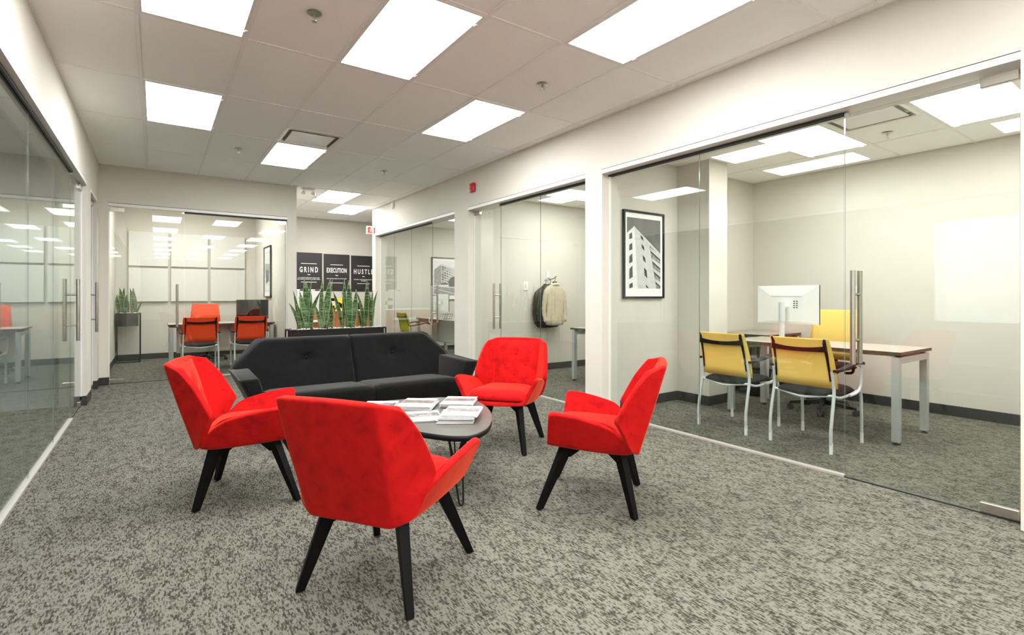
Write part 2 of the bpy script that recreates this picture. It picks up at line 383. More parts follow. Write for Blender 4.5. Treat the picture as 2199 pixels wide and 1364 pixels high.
# walls, split where the photo splits them
w = MB(); w.box(XR, 3.90, 0.66, 10.40, HZ, CZ + 0.05)
for a, b in ((0.42, 0.672), (3.715, 3.96), (6.415, 6.825), (10.22, 10.40)): w.box(XR, 3.90, a, b, 0, HZ)
w.box(XR, 3.90, YN, 0.42, 0, CZ + 0.05); w.box(XR, 3.90, 0.42, 0.66, HZ, CZ + 0.05)
struct('wall_right', w, M['wall'], 'long off white wall on the right with three glazed office openings')
w = MB(); w.box(-0.86, XL, 1.0, 8.62, HZ, CZ + 0.05)
for a, b in ((YN, 1.0), (7.385, 7.85), (8.60, 9.0)): w.box(-0.86, XL, a, b, 0, HZ if a > 0 else CZ + 0.05)
w.box(-0.86, XL, 8.62, 9.0, HZ, CZ + 0.05)
struct('wall_left', w, M['wall'], 'off white wall on the left above the dim glazed office')
w = MB(); w.box(XL, 1.86, YB, 9.02, HZ, CZ + 0.05); w.box(XL, -0.531, YB, 9.02, 0, HZ); w.box(1.72, 1.86, YB, 9.02, 0, HZ); w.box(1.71, 1.86, 9.02, YH, 0, CZ + 0.05)
struct('wall_back', w, M['wall'], 'beige end wall of the corridor around the glazed meeting office')
struct('wall_hall', MB().box(1.71, 7.0, YH, YH + 0.12, 0, CZ + 0.05), M['wall'], 'beige far wall behind the snake plants with three black posters')
w = MB(); w.box(3.90, XB, P1, P1 + 0.12, 0, OZ + 0.05); w.box(4.96, 5.30, 3.40, P1, 0, OZ + 0.05)
struct('wall_partition', w, M['wall'], 'pale partition with a boxed column between the first and second office')
struct('wall_partition', MB().box(3.90, XB, P2, P2 + 0.12, 0, OZ + 0.05), M['wall'], 'pale partition where the jackets hang in the second office')
struct('wall_partition', MB().box(3.90, 7.0, P3, P3 + 0.13, 0, CZ + 0.05), M['wall'], 'pale partition at the far end of the third office')
struct('wall_partition', MB().box(3.90, XB, P0 - 0.12, P0, 0, OZ + 0.05), M['wall'], 'near side partition of the first office, beside the glass door')
struct('wall_office', MB().box(XB, XB + 0.12, P0 - 0.12, P3 + 0.13, 0, OZ + 0.05), M['wall'], 'cream rear wall of the three right hand offices')
w = MB(); w.box(-0.74, 1.71, 12.10, 12.22, 0, CZ); w.box(-0.74, -0.62, 9.02, 12.10, 0, CZ)
struct('wall_meeting', w, M['wall'], 'cream rear and side walls of the glazed meeting office')
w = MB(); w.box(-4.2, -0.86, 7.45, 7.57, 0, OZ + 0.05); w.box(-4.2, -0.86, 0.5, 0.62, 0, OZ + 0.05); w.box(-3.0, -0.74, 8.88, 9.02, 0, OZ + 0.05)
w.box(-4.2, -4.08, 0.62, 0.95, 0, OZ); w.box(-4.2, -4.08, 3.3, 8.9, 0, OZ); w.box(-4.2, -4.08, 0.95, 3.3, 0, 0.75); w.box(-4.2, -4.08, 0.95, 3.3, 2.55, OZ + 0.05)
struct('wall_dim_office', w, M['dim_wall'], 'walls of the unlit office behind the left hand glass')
struct('window_outside', MB().box(-4.15, -4.14, 0.95, 3.3, 0.75, 2.55), M['glass'], 'daylit window of the unlit office on the left')
struct('wall_end', MB().box(-0.86, 3.9, YN - 0.12, YN, 0, CZ + 0.05), M['wall'], 'far end wall of the corridor behind the viewer')
struct('wall_hall_side', MB().box(6.9, 7.02, 10.4, 12.4, 0, CZ + 0.05), M['wall'], 'end wall of the side hall beyond the offices')

# ceilings: slab + separate tiles on an exposed grid
X0, Y0 = -0.1035, 3.9925
TX, TY = 0.6096, 1.2192
LIGHTS = [(0, -1, 'lit ceiling panel cut by the top edge above the left glass wall'),
          (0, 1, 'lit ceiling panel in the column beside the left glass wall'),
          (2, -1, 'large lit ceiling panel over the near end of the seating group'),
          (4, 0, 'lit ceiling panel beside the sprinkler, between seating and right wall'),
          (4, -2, 'long lit ceiling panel nearest the first office on the right'),
          (2, 2, 'small lit ceiling panel touching the square air diffuser'),
          (4, 4, 'lit ceiling panel in the hall below the twin spot lamp'),
          (5, 5, 'lit ceiling panel in the hall farthest from the seating')]
BACK_LIGHTS = [(0, j) for j in (-3, -5, -7, -9, -11, -13)] + [(2, j) for j in (-4, -7, -10, -13)] + [(4, j) for j in (-4, -6, -8, -10, -12)]
used = {(i, j) for i, j, _ in LIGHTS} | set(BACK_LIGHTS)
ceil_ = struct('ceiling', MB().box(-0.86, 3.9, YN, 9.02, CZ + 0.06, CZ + 0.16).box(1.71, 7.0, 9.02, 12.5, CZ + 0.06, CZ + 0.16), M['tile'], 'suspended ceiling of grey white tiles over the corridor')
me_t = MB().box(0.013, TX - 0.013, 0.013, TY - 0.013, 0.004, 0.02).mesh('ceiling_tile'); me_t.materials.append(M['tile'])
me_h = MB().box(0.013, TX - 0.013, 0.013, TY / 2 - 0.006, 0.004, 0.02).mesh('ceiling_tile'); me_h.materials.append(M['tile'])
def clip_tile(i, j):
    x0, x1 = X0 + i * TX, X0 + (i + 1) * TX; y0, y1 = Y0 + j * TY, Y0 + (j + 1) * TY
    return x0, x1, y0, y1
for j in range(-3, 7):
    for i in range(-1, 12):
        if (i, j) in used: continue
        x0, x1, y0, y1 = clip_tile(i, j)
        if j < 4 and (i > 6): continue
        if j >= 4 and i < 3: continue
        if j == 4 and i > 6: continue
        if j >= 5 and False: continue
        lx0, lx1 = max(x0, XL if j < 4 else 1.87), min(x1, XR if j < 5 else 6.9)
        ly1 = min(y1, YB if (j < 4 and i < 3) else YH)
        if (i, j) == (2, 1):
            o = ob('ceiling_tile', me_h, None, ceil_); o.location = (x0, y0, CZ); continue
        if (lx0, lx1, ly1) == (x0, x1, y1):
            o = ob('ceiling_tile', me_t, None, ceil_); o.location = (x0, y0, CZ)
        elif lx1 - lx0 > 0.03 and ly1 - y0 > 0.03:
            o = ob('ceiling_tile', MB().box(lx0 + 0.013, lx1 - 0.013, y0 + 0.013, ly1 - 0.013, CZ + 0.004, CZ + 0.02), M['tile'], ceil_)
g = MB()
for i in range(0, 7): g.box(X0 + i * TX - 0.012, X0 + i * TX + 0.012, YN, YB if i < 4 else YH, CZ - 0.001, CZ + 0.008)
for i in range(7, 12): g.box(X0 + i * TX - 0.012, X0 + i * TX + 0.012, 10.4, YH, CZ - 0.001, CZ + 0.008)
for j in range(-14, 7):
    y = Y0 + j * TY
    g.box(XL if y < YB else 1.87, XR if y < 10.3 else 6.9, y - 0.012, y + 0.012, CZ - 0.0015, CZ + 0.0075)
g.box(X0 + 2 * TX, X0 + 3 * TX, Y0 + 1.5 * TY - 0.012, Y0 + 1.5 * TY + 0.012, CZ - 0.0005, CZ + 0.008)
g.box(XR - 0.022, XR, YN, 10.4, CZ - 0.001, CZ + 0.006); g.box(XL, XL + 0.022, YN, YB, CZ - 0.001, CZ + 0.006); g.box(XL, 1.86, YB - 0.022, YB, CZ - 0.001, CZ + 0.006)
ob('ceiling_grid', g, M['tbar'], ceil_)
t = MB()
for i in range(-1, 7):
    for j in range(-14, -3):
        if (i, j) in used: continue
        x0, x1, y0, y1 = clip_tile(i, j); t.box(max(x0, XL) + 0.012, min(x1, XR) - 0.012, max(y0, YN) + 0.012, y1 - 0.012, CZ + 0.004, CZ + 0.02)
o = ob('ceiling_tile_field', t, M['tile'], ceil_); o['kind'] = 'stuff'

# office ceilings (tiles run across, 1.22 along X)
def office_ceiling(x0, x1, y0, y1, gx, gy, skip, label, cols=True, tx=TY, ty=TX):
    c = struct('ceiling', MB().box(x0, x1, y0, y1, OZ + 0.03, OZ + 0.1), M['tile'], label)
    bars = MB(); i0 = math.floor((x0 - gx) / tx); j0 = math.floor((y0 - gy) / ty)
    for i in range(i0, i0 + 12):
        a = gx + i * tx
        if a > x1: break
        if a > x0: bars.box(a - 0.012, a + 0.012, y0, y1, OZ - 0.001, OZ + 0.006)
        for j in range(j0, j0 + 16):
            b = gy + j * ty
            if b > y1: break
            X_0, X_1, Y_0, Y_1 = max(a, x0) + 0.012, min(a + tx, x1) - 0.012, max(b, y0) + 0.012, min(b + ty, y1) - 0.012
            if X_1 - X_0 < 0.03 or Y_1 - Y_0 < 0.03: continue
            if any(abs(sx - a) < 0.1 and abs(sy - b) < 0.1 for sx, sy in skip):
                continue
            ob('ceiling_tile', MB().box(X_0, X_1, Y_0, Y_1, OZ + 0.003, OZ + 0.015), M['tile'], c)
    for j in range(j0, j0 + 16):
        b = gy + j * ty
        if b > y1: break
        if b > y0: bars.box(x0, x1, b - 0.012, b + 0.012, OZ - 0.0015, OZ + 0.0055)
    ob('ceiling_grid', bars, M['tbar'], c)
    return c
O1 = [(4.57, 0.92), (4.57, 2.14)]; O2 = [(4.57, 5.45), (4.57, 4.23)]; O3 = [(4.57, 8.60), (4.57, 7.38)]; OM = [(-0.1, 9.5), (-0.1, 10.55)]; OM_Z = 2.93
office_ceiling(3.90, XB, P0, P1, 4.57, 0.92, O1 + [(4.57, 1.53)], 'white tiled ceiling of the first office on the right')
office_ceiling(3.90, XB, P1 + 0.12, P2, 4.57, 5.45, O2, 'white tiled ceiling of the second office, over the jackets')
office_ceiling(3.90, XB, P2 + 0.12, P3, 4.57, 8.60, O3, 'white tiled ceiling of the third office, over the lime chair')
struct('ceiling', MB().box(-0.74, 1.71, 9.02, 12.22, OM_Z + 0.058, OM_Z + 0.15), M['tile'], 'ceiling of the glazed meeting office, hidden above its header')
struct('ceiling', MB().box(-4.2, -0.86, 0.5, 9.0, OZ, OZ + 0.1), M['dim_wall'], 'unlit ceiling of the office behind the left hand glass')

def lamp(name, x0, y0, w_, h_, z, mat, label, group=None):
    t = thing(name, label, 'ceiling light', (x0, y0, z), group=group)
    f = MB()
    for a in ((0.012, w_ - 0.012, 0.012, 0.03), (0.012, w_ - 0.012, h_ - 0.03, h_ - 0.012), (0.012, 0.03, 0.03, h_ - 0.03), (w_ - 0.03, w_ - 0.012, 0.03, h_ - 0.03)):
        f.box(a[0], a[1], a[2], a[3], -0.004, 0.03)
    ob('frame', f, M['white'], t)
    ob('diffuser', MB().box(0.028, w_ - 0.028, 0.028, h_ - 0.028, 0.002, 0.012), mat, t)
    ob('housing', MB().box(0.02, w_ - 0.02, 0.02, h_ - 0.02, 0.02, 0.055), M['white'], t)
    for f_ in (0.1, 0.88): ob('latch', MB().box(w_ - 0.022, w_ - 0.008, h_ * f_, h_ * f_ + 0.03, -0.009, -0.003), M['white'], t)
    return t
for i, j, lab in LIGHTS: lamp('ceiling_light', X0 + i * TX, Y0 + j * TY, TX, TY, CZ, M['panel'], lab, 'corridor ceiling panels')
for i, j in BACK_LIGHTS: lamp('ceiling_light', X0 + i * TX, Y0 + j * TY, TX, TY, CZ, M['panel'], 'lit ceiling panel seen only as a reflection in the glass walls', 'reflected ceiling panels')
for k, ((x, y), lab) in enumerate(zip(O1 + O2 + O3, ['lit ceiling panel over the first office near its glass door', 'lit ceiling panel over the desk of the first office', 'lit ceiling panel over the jackets in the second office',
        'lit ceiling panel over the desk of the second office', 'lit ceiling panel over the desk of the third office', 'lit ceiling panel over the near end of the third office'])):
    lamp('ceiling_light', x, y, TY, TX, OZ, M['panel_o' if k < 2 else 'panel_s'], lab, 'office ceiling panels')
for (x, y), lab in zip(OM, ['lit ceiling panel just inside the meeting office glass', 'lit ceiling panel over the orange task chair in the meeting office']):
    lamp('ceiling_light', x, y, TY, TX, OM_Z, M['panel_m'], lab, 'office ceiling panels')

# baseboards
def baseb(name, boxes, label):
    b = MB()
    for q in boxes: b.box(*q, 0, 0.105, bev=0.004, seg=1)
    struct(name, b, M['base'], label, cat='baseboard')
baseb('baseboard_left', [(XL - 0.055, XL + 0.006, 7.377, 7.858), (XL - 0.055, XL + 0.006, 8.594, YB)], 'black baseboard around the narrow pier between the left glass doors')
baseb('baseboard_back', [(XL, -0.525, YB - 0.006, 8.95), (1.714, 1.866, YB - 0.006, 8.95)], 'black baseboard at the foot of the beige end wall')
baseb('baseboard_right', [(XR - 0.006, 3.72, 3.709, 3.966), (XR - 0.006, 3.72, 6.409, 6.831), (XR - 0.006, 3.9, 10.214, 10.406)], 'black baseboard around the white piers of the right wall')
baseb('baseboard_office', [(3.90, 4.96, P1 - 0.008, P1), (4.952, 5.308, 3.392, P1), (5.30, XB, P1 - 0.008, P1), (XB - 0.008, XB, P0, P1)], 'dark baseboard of the first office, stepping around the column')
baseb('baseboard_jackets', [(3.90, XB, P2 - 0.008, P2), (XB - 0.008, XB, P1 + 0.12, P2)], 'dark baseboard below the hanging jackets')
baseb('baseboard_third', [(3.90, XB, P3 - 0.008, P3), (XB - 0.008, XB, P2 + 0.12, P3)], 'dark baseboard of the third office')
baseb('baseboard_meeting', [(-0.62, 1.71, 12.092, 12.1), (-0.62, -0.612, 9.02, 12.1), (1.702, 1.71, 9.02, 12.1)], 'dark baseboard around the meeting office')
baseb('baseboard_hall', [(1.86, 6.9, YH - 0.008, YH), (1.86, 1.868, 9.02, YH)], 'dark baseboard of the hall behind the planter')

# glazed fronts: each a window with panes, header and floor channel; each door its own
def pane(mb, axis, c, a, b, z0, z1, th=0.005):
    if axis == 'x': pts = (c - th / 2, c + th / 2, a, b)
    else: pts = (a, b, c - th / 2, c + th / 2)
    n0 = len(mb.bm.faces); mb.box(*pts, z0, z1); mb.bm.faces.ensure_lookup_table()
    for f in mb.bm.faces[n0:]:
        f.normal_update(); n = f.normal
        f.material_index = 0 if abs(n.x if axis == 'x' else n.y) > 0.9 else 1
    return mb
def bx(axis, c0, c1, a0, a1, z0, z1, mb=None, bev=0.0):
    mb = mb or MB()
    return mb.box(c0, c1, a0, a1, z0, z1, bev) if axis == 'x' else mb.box(a0, a1, c0, c1, z0, z1, bev)
def glazing(n, axis, glass, face, a0, a1, seams, label, inner, fixed):
    """axis 'x': a pane standing in the plane x=glass and running along y. fixed: spans with a floor channel."""
    w = thing('window_%d' % n, label, 'window', kind='structure')
    for s0, s1 in seams: ob('glass_pane', pane(MB(), axis, glass, s0 + 0.002, s1 - 0.002, 0.012, HZ - 0.05), [M['glass'], M['edge']], w)
    sg = 1 if inner > glass else -1
    lo, hi = min(face - 0.004 * sg, inner), max(face - 0.004 * sg, inner)
    ob('header_trim', bx(axis, lo, hi, a0, a1, HZ - 0.046, HZ - 0.006, bev=0.002), M['trim'], w)
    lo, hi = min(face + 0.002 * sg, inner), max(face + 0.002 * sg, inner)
    ob('shadow_gap', bx(axis, lo, hi, a0, a1, HZ - 0.007, HZ + 0.001), M['base'], w)  # black strip standing in for the shadow line above the trim
    c = MB()
    for s0, s1 in fixed:
        bx(axis, glass - 0.019, glass - 0.006, s0, s1, HZ - 0.066, HZ - 0.046, c); bx(axis, glass + 0.006, glass + 0.019, s0, s1, HZ - 0.066, HZ - 0.046, c)
    ob('head_channel', c, M['base'], w)
    c = MB()
    for s0, s1 in fixed: bx(axis, glass - 0.020, glass + 0.020, s0, s1, 0.0, 0.018, c, bev=0.002)
    ob('floor_channel', c, M['channel'], w)
    for e0, e1 in ((a0 - 0.001, a0 + 0.008), (a1 - 0.008, a1 + 0.001)): ob('jamb_channel', bx(axis, glass - 0.012, glass + 0.012, e0, e1, 0, HZ - 0.05), M['trim'], w)
    return w
def glass_door(n, axis, glass, a0, a1, hinge, label, handle_at, zh=(0.764, 1.374), off=0.052):
    d = thing('door_%d' % n, label, 'door', kind='structure')
    ob('glass_pane', pane(MB(), axis, glass, a0 + 0.004, a1 - 0.004, 0.012, HZ - 0.062), [M['glass'], M['edge']], d)
    P = lambda c, a, z: (c, a, z) if axis == 'x' else (a, c, z)
    h = None
    for s in (-1, 1):
        c = glass + s * off
        b = ob('pull_bar', MB().tube([P(c, handle_at, zh[0]), P(c, handle_at, zh[1])], 0.016, 14), M['satin'], d, smooth=40)
    for z in (zh[0] + 0.155, zh[1] - 0.155):
        ob('standoff', MB().tube([P(glass - off, handle_at, z), P(glass + off, handle_at, z)], 0.009, 10), M['satin'], d, smooth=40)
    hs = (a1 - 0.165, a1 - 0.004) if hinge > 0 else (a0 + 0.004, a0 + 0.165)
    ob('bottom_patch', bx(axis, glass - 0.017, glass + 0.017, *hs, 0.014, 0.066, bev=0.003), M['satin'], d)
    ob('top_patch', bx(axis, glass - 0.017, glass + 0.017, *hs, HZ - 0.115, HZ - 0.060, bev=0.003), M['satin'], d)
    e = (a0 + 0.002, a0 + 0.03) if hinge > 0 else (a1 - 0.03, a1 - 0.002)
    ob('corner_clip', bx(axis, glass - 0.013, glass + 0.013, *e, HZ - 0.076, HZ - 0.050, bev=0.002), M['alu'], d)
    ob('threshold', bx(axis, glass - 0.007, glass + 0.007, a0, a1, 0.0, 0.007), M['base'], d)
    return d
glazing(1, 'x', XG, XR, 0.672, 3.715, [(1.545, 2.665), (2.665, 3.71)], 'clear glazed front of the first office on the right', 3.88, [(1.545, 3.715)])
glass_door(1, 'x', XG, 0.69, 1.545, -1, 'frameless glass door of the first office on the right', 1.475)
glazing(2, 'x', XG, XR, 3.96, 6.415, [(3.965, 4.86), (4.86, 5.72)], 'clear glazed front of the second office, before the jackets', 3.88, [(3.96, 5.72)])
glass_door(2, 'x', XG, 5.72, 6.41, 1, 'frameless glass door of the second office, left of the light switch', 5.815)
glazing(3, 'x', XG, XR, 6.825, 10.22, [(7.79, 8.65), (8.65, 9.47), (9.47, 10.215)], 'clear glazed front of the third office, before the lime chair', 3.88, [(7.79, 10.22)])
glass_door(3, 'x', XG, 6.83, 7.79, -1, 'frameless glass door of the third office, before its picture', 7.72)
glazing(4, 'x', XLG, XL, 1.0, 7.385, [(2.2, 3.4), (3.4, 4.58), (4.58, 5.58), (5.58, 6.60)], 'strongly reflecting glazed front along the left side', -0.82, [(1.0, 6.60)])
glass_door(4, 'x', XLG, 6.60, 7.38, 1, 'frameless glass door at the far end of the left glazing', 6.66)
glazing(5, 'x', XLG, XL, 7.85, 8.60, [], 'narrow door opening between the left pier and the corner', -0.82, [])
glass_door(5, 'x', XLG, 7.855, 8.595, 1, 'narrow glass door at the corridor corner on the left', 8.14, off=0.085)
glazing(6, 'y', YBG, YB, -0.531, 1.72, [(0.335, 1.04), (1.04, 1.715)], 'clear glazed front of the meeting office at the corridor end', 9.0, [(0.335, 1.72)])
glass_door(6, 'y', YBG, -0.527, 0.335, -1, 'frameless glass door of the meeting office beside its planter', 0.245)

# ---------------------------------------------------------------- ceiling fittings
def sprinkler(x, y, z, label):
    t = thing('sprinkler', label, 'sprinkler', (x, y, z), group='ceiling sprinklers')
    ob('escutcheon', MB().lathe([(0.018, 0.0), (0.042, -0.002), (0.045, -0.006), (0.030, -0.012), (0.014, -0.006)], 20), M['alu'], t, smooth=50)
    ob('head', MB().tube([(0, 0, -0.005), (0, 0, -0.03)], 0.009, 10).tube([(0.009, 0, -0.028), (0.013, 0, -0.04), (0, 0, -0.052)], 0.003, 6).tube([(-0.009, 0, -0.028), (-0.013, 0, -0.04), (0, 0, -0.052)], 0.003, 6), M['alu'], t, smooth=50)
    ob('deflector', MB().lathe([(0.004, -0.052), (0.017, -0.053), (0.017, -0.055), (0.004, -0.056)], 14), M['alu'], t, smooth=50)
for x, y, z, lab in [(0.811, 3.374, CZ, 'chrome sprinkler head nearest the viewer, between two lit panels'), (2.651, 3.407, CZ, 'chrome sprinkler head near the first office on the right'),
                     (0.811, 7.03, CZ, 'chrome sprinkler head left of the air diffuser panel'), (2.658, 7.094, CZ, 'chrome sprinkler head right of the air diffuser panel'),
                     (2.384, 9.72, CZ, 'chrome sprinkler head in the hall above the posters'), (5.499, 1.904, OZ, 'chrome sprinkler head inside the first office')]:
    sprinkler(x, y, z, lab)
def diffuser(x, y, z, s, label):
    t = thing('air_diffuser', label, 'air vent', (x, y, z), group='square air diffusers')
    h = s / 2 - 0.012; r = lambda a, zz: [(-a, -a, zz), (a, -a, zz), (a, a, zz), (-a, a, zz)]
    f = MB()
    A = [f.bm.verts.new(p) for p in r(h, -0.002)]; B = [f.bm.verts.new(p) for p in r(h - 0.03, -0.004)]; C = [f.bm.verts.new(p) for p in r(h - 0.06, 0.10)]
    for P, Q in ((A, B), (B, C)):
        for k in range(4): f._face([P[k], P[(k + 1) % 4], Q[(k + 1) % 4], Q[k]])
    f._face(C)
    ob('cone', f, M['alu'], t)
    ob('plaque', MB().box(-h + 0.068, h - 0.068, -h + 0.068, h - 0.068, -0.006, 0.002, 0.003), M['plaque'], t)
    for a, b in ((1, 1), (1, -1), (-1, 1), (-1, -1)): ob('hanger', MB().box(a * (h - 0.1) - 0.008, a * (h - 0.1) + 0.008, b * (h - 0.09) - 0.008, b * (h - 0.09) + 0.008, 0.0, 0.09), M['white'], t)
diffuser(X0 + 2.5 * TX, Y0 + 1.75 * TY, CZ, TX, 'square metal air diffuser beside a lit panel over the sofa')
diffuser(4.57 + TX / 2, 1.53 + TX / 2, OZ, TX, 'square white air diffuser between the panels of the first office')
ob('ceiling_tile', MB().box(5.19, 5.78, 1.542, 2.128, OZ + 0.003, OZ + 0.015), M['tile'], bpy.data.objects['ceiling.001'])
t = thing('emergency_light', 'white twin head emergency lamp on the hall ceiling', 'emergency light', (2.05, 8.93, CZ))
ob('body', MB().box(-0.10, 0.10, -0.035, 0.035, -0.035, 0.0, 0.008), M['white'], t)
for s in (-1, 1):
    ob('arm', MB().tube([(s * 0.07, 0, -0.03), (s * 0.075, -0.01, -0.07)], 0.008, 8), M['white'], t, smooth=50)
    hd = ob('lamp_head', MB().lathe([(0.016, 0.03), (0.034, 0.0), (0.036, -0.012), (0.0, -0.012)], 14), M['white'], t, smooth=50); hd.location = (s * 0.078, -0.02, -0.085); hd.rotation_euler = (0.6, s * 0.3, 0)
    ln = ob('lens', MB().lathe([(0.027, -0.0125), (0.027, -0.015), (0.0, -0.016)], 14), M['black'], hd, smooth=50)
t = thing('fire_strobe', 'red fire alarm strobe high on the right wall', 'fire alarm', (XR, 6.25, 2.725))
ob('body', MB().box(-0.045, 0, -0.055, 0.055, -0.065, 0.065, 0.012, 3), M['red_plastic'], t, smooth=50)
ob('lens', MB().box(-0.058, -0.04, -0.028, 0.028, -0.03, 0.04, 0.01), M['red_plastic'], t, smooth=50)
t = thing('motion_sensor', 'small white sensor high on the right wall near its end', 'sensor', (XR, 9.23, 2.90))
ob('body', MB().box(-0.04, 0, -0.03, 0.03, -0.06, 0.06, 0.012, 3), M['white'], t, smooth=50)
ob('lens', MB().box(-0.046, -0.038, -0.02, 0.02, -0.045, -0.005, 0.004), M['paper'], t)
t = thing('exit_sign', 'red and white running man exit sign at the end of the right wall', 'sign', (3.535, 10.19, 2.533))
ob('housing', MB().box(-0.078, 0.108, 0.0, 0.03, -0.078, 0.078, 0.006), M['white'], t)
ob('sign_face', MB().box(-0.058, 0.09, -0.003, 0.001, -0.058, 0.058), M['sign_red'], t)
pg = MB()   # door opening with a figure walking through it
pg.poly([(0.028, -0.0045, -0.05), (0.062, -0.0045, -0.05), (0.062, -0.0045, 0.05), (0.0, -0.0045, 0.05), (0.0, -0.0045, 0.042), (0.028, -0.0045, 0.03)])
pg.ball((0.008, -0.0045, 0.034), (0.009, 0.001, 0.009))
pg.poly([(-0.006, -0.0045, 0.022), (0.016, -0.0045, 0.024), (0.012, -0.0045, -0.006), (-0.008, -0.0045, -0.004)])
pg.poly([(-0.008, -0.0045, -0.004), (0.003, -0.0045, -0.006), (-0.012, -0.0045, -0.048), (-0.022, -0.0045, -0.046)])
pg.poly([(0.002, -0.0045, -0.006), (0.012, -0.0045, -0.006), (0.022, -0.0045, -0.028), (0.012, -0.0045, -0.03)])
pg.poly([(-0.006, -0.0045, 0.02), (-0.004, -0.0045, 0.012), (-0.028, -0.0045, 0.0), (-0.03, -0.0045, 0.008)])
ob('pictogram', pg, M['ink'], t)

# ---------------------------------------------------------------- lounge chairs (+X is forward)
def lounge_chair(label, loc, deg):
    t = thing('lounge_chair', label, 'armchair', (*loc, 0), math.radians(deg), 'red lounge chairs around the coffee table')
    # seat shell: pan folded up into two flared sides
    cols = [((-0.255, 0.352), (-0.262, 0.368), 0.215, 0.24), ((-0.205, 0.342), (-0.180, 0.452), 0.222, 0.275), ((-0.12, 0.346), (-0.112, 0.512), 0.232, 0.312),
            ((0.02, 0.356), (0.03, 0.548), 0.24, 0.333), ((0.14, 0.368), (0.145, 0.567), 0.24, 0.338), ((0.200, 0.373), (0.184, 0.566), 0.24, 0.338), ((0.216, 0.376), (0.198, 0.558), 0.239, 0.336), ((0.222, 0.378), (0.203, 0.548), 0.237, 0.333)]
    rows = []
    for i, ((ba, bz), (ta, tz), wb, wt) in enumerate(cols):
        r = []
        for s in (-1, 1):
            side = []
            for f in (1.0, 0.93, 0.6, 0.25, 0.0):
                side.append((ba + (ta - ba) * f, s * (wb + (wt - wb) * f), bz + 0.004 + (tz - bz) * f))
            for f in (0.90, 0.5): side.append((ba + (0.035 * (1 - f) if i >= 4 else 0), s * wb * f, bz - 0.006 * (1 - f)))
            r.append(side)
        rows.append(r[0] + [(ba + (0.045 if i >= 5 else 0.02 if i == 4 else 0), 0, bz - 0.006)] + r[1][::-1])
    ob('seat_shell', MB().grid(rows), M['red'], t, smooth=180, solid=0.032, offs=0, sub=2)
    # back shell: middle panel with two wings folded forward
    R = [((-0.262, 0.330), 0.175, (-0.240, 0.238, 0.352)), ((-0.268, 0.352), 0.19, (-0.226, 0.258, 0.366)), ((-0.276, 0.385), 0.195, (-0.210, 0.280, 0.408)), ((-0.290, 0.43), 0.20, (-0.198, 0.296, 0.460)), ((-0.310, 0.495), 0.203, (-0.166, 0.313, 0.512)), ((-0.320, 0.528), 0.205, (-0.158, 0.316, 0.535)),
         ((-0.338, 0.585), 0.21, (-0.187, 0.313, 0.590)), ((-0.368, 0.69), 0.212, (-0.245, 0.298, 0.700)), ((-0.395, 0.780), 0.212, (-0.302, 0.282, 0.770)), ((-0.406, 0.818), 0.210, (-0.328, 0.272, 0.798)), ((-0.410, 0.832), 0.207, (-0.340, 0.266, 0.806))]
    rows = []
    for (a, z), hw, (wa, ww, wz) in R:
        half = []
        for f in (1.0, 0.93, 0.55, 0.13, 0.0):
            half.append((a + (wa - a) * f, hw + (ww - hw) * f, z + (wz - z) * f))
        half += [(a - 0.003, hw * 0.91, z), (a - 0.010, hw * 0.45, z + 0.004)]
        rows.append([(p[0], -p[1], p[2]) for p in half] + [(a - 0.011, 0, z + 0.005)] + half[::-1])
    ob('back_shell', MB().grid(rows), M['red'], t, smooth=180, solid=0.036, offs=0, sub=2)
    # padding
    BT = [(0.10, 0.10), (0.10, -0.10), (0.19, 0.0), (0.01, 0.0)]
    rows = []
    nu, nv = 19, 19
    for i in range(nv):
        v = i / (nv - 1); z = 0.40 + 0.412 * v; a = -0.283 - 0.115 * v; r = []
        for j in range(nu):
            u = -1 + 2 * j / (nu - 1); y = u * 0.195
            puff = 0.026 * (1 - abs(u) ** 5) * (1 - abs(2 * v - 1) ** 5)
            for by, bz in ((0.095, 0.61), (-0.095, 0.61), (0.0, 0.70), (0.0, 0.525)):
                puff -= 0.016 * math.exp(-((y - by) ** 2 + (z - bz) ** 2) / 0.0011)
            r.append((a + 0.012 + puff, y, z))
        rows.append(r)
    ob('back_pad', MB().grid(rows), M['red'], t, smooth=180)
    for by, bz in ((0.095, 0.61), (-0.095, 0.61), (0.0, 0.70), (0.0, 0.525)):
        a = -0.283 - 0.118 * (bz - 0.40) / 0.425
        bt = ob('button', MB().ball((0, 0, 0), (0.007, 0.012, 0.012), 12, 8), M['red'], t, smooth=180); bt.location = (a + 0.025, by, bz)
    rows = []
    nv, nu = 17, 17
    for i in range(nv):
        v = i / (nv - 1); a = -0.235 + 0.462 * v; hw = 0.205 + 0.040 * v; r = []
        for j in range(nu):
            u = -1 + 2 * j / (nu - 1); e = (1 - abs(u) ** 6) * (1 - (abs(2 * v - 1)) ** 8)
            y = u * hw * (1 - 0.10 * max(0, v - 0.8) * 5 * abs(u) ** 3)
            r.append((a - 0.02 * abs(u) ** 4 * v, y, 0.372 + 0.012 * v + 0.066 * e ** 0.6))
        rows.append(r)
    s = MB().grid(rows)
    ob('seat_cushion', s, M['red'], t, smooth=180, solid=0.03, offs=1, sub=1)
    # piping along the shell rims
    rim = [(-0.262, 0.24, 0.372)] + [(c[1][0] - 0.0, c[3], c[1][1] + 0.004) for c in cols]
    for s in (-1, 1):
        ob('piping', MB().tube(bez([(p[0], s * (p[1] - 0.017), p[2] - 0.004) for p in rim], 4), 0.0035, 6), M['red'], t, smooth=180)
        ob('piping', MB().tube(bez([(q[2][0] + 0.001, s * (q[2][1] - 0.012), q[2][2]) for q in R], 4), 0.0035, 6), M['red'], t, smooth=180)
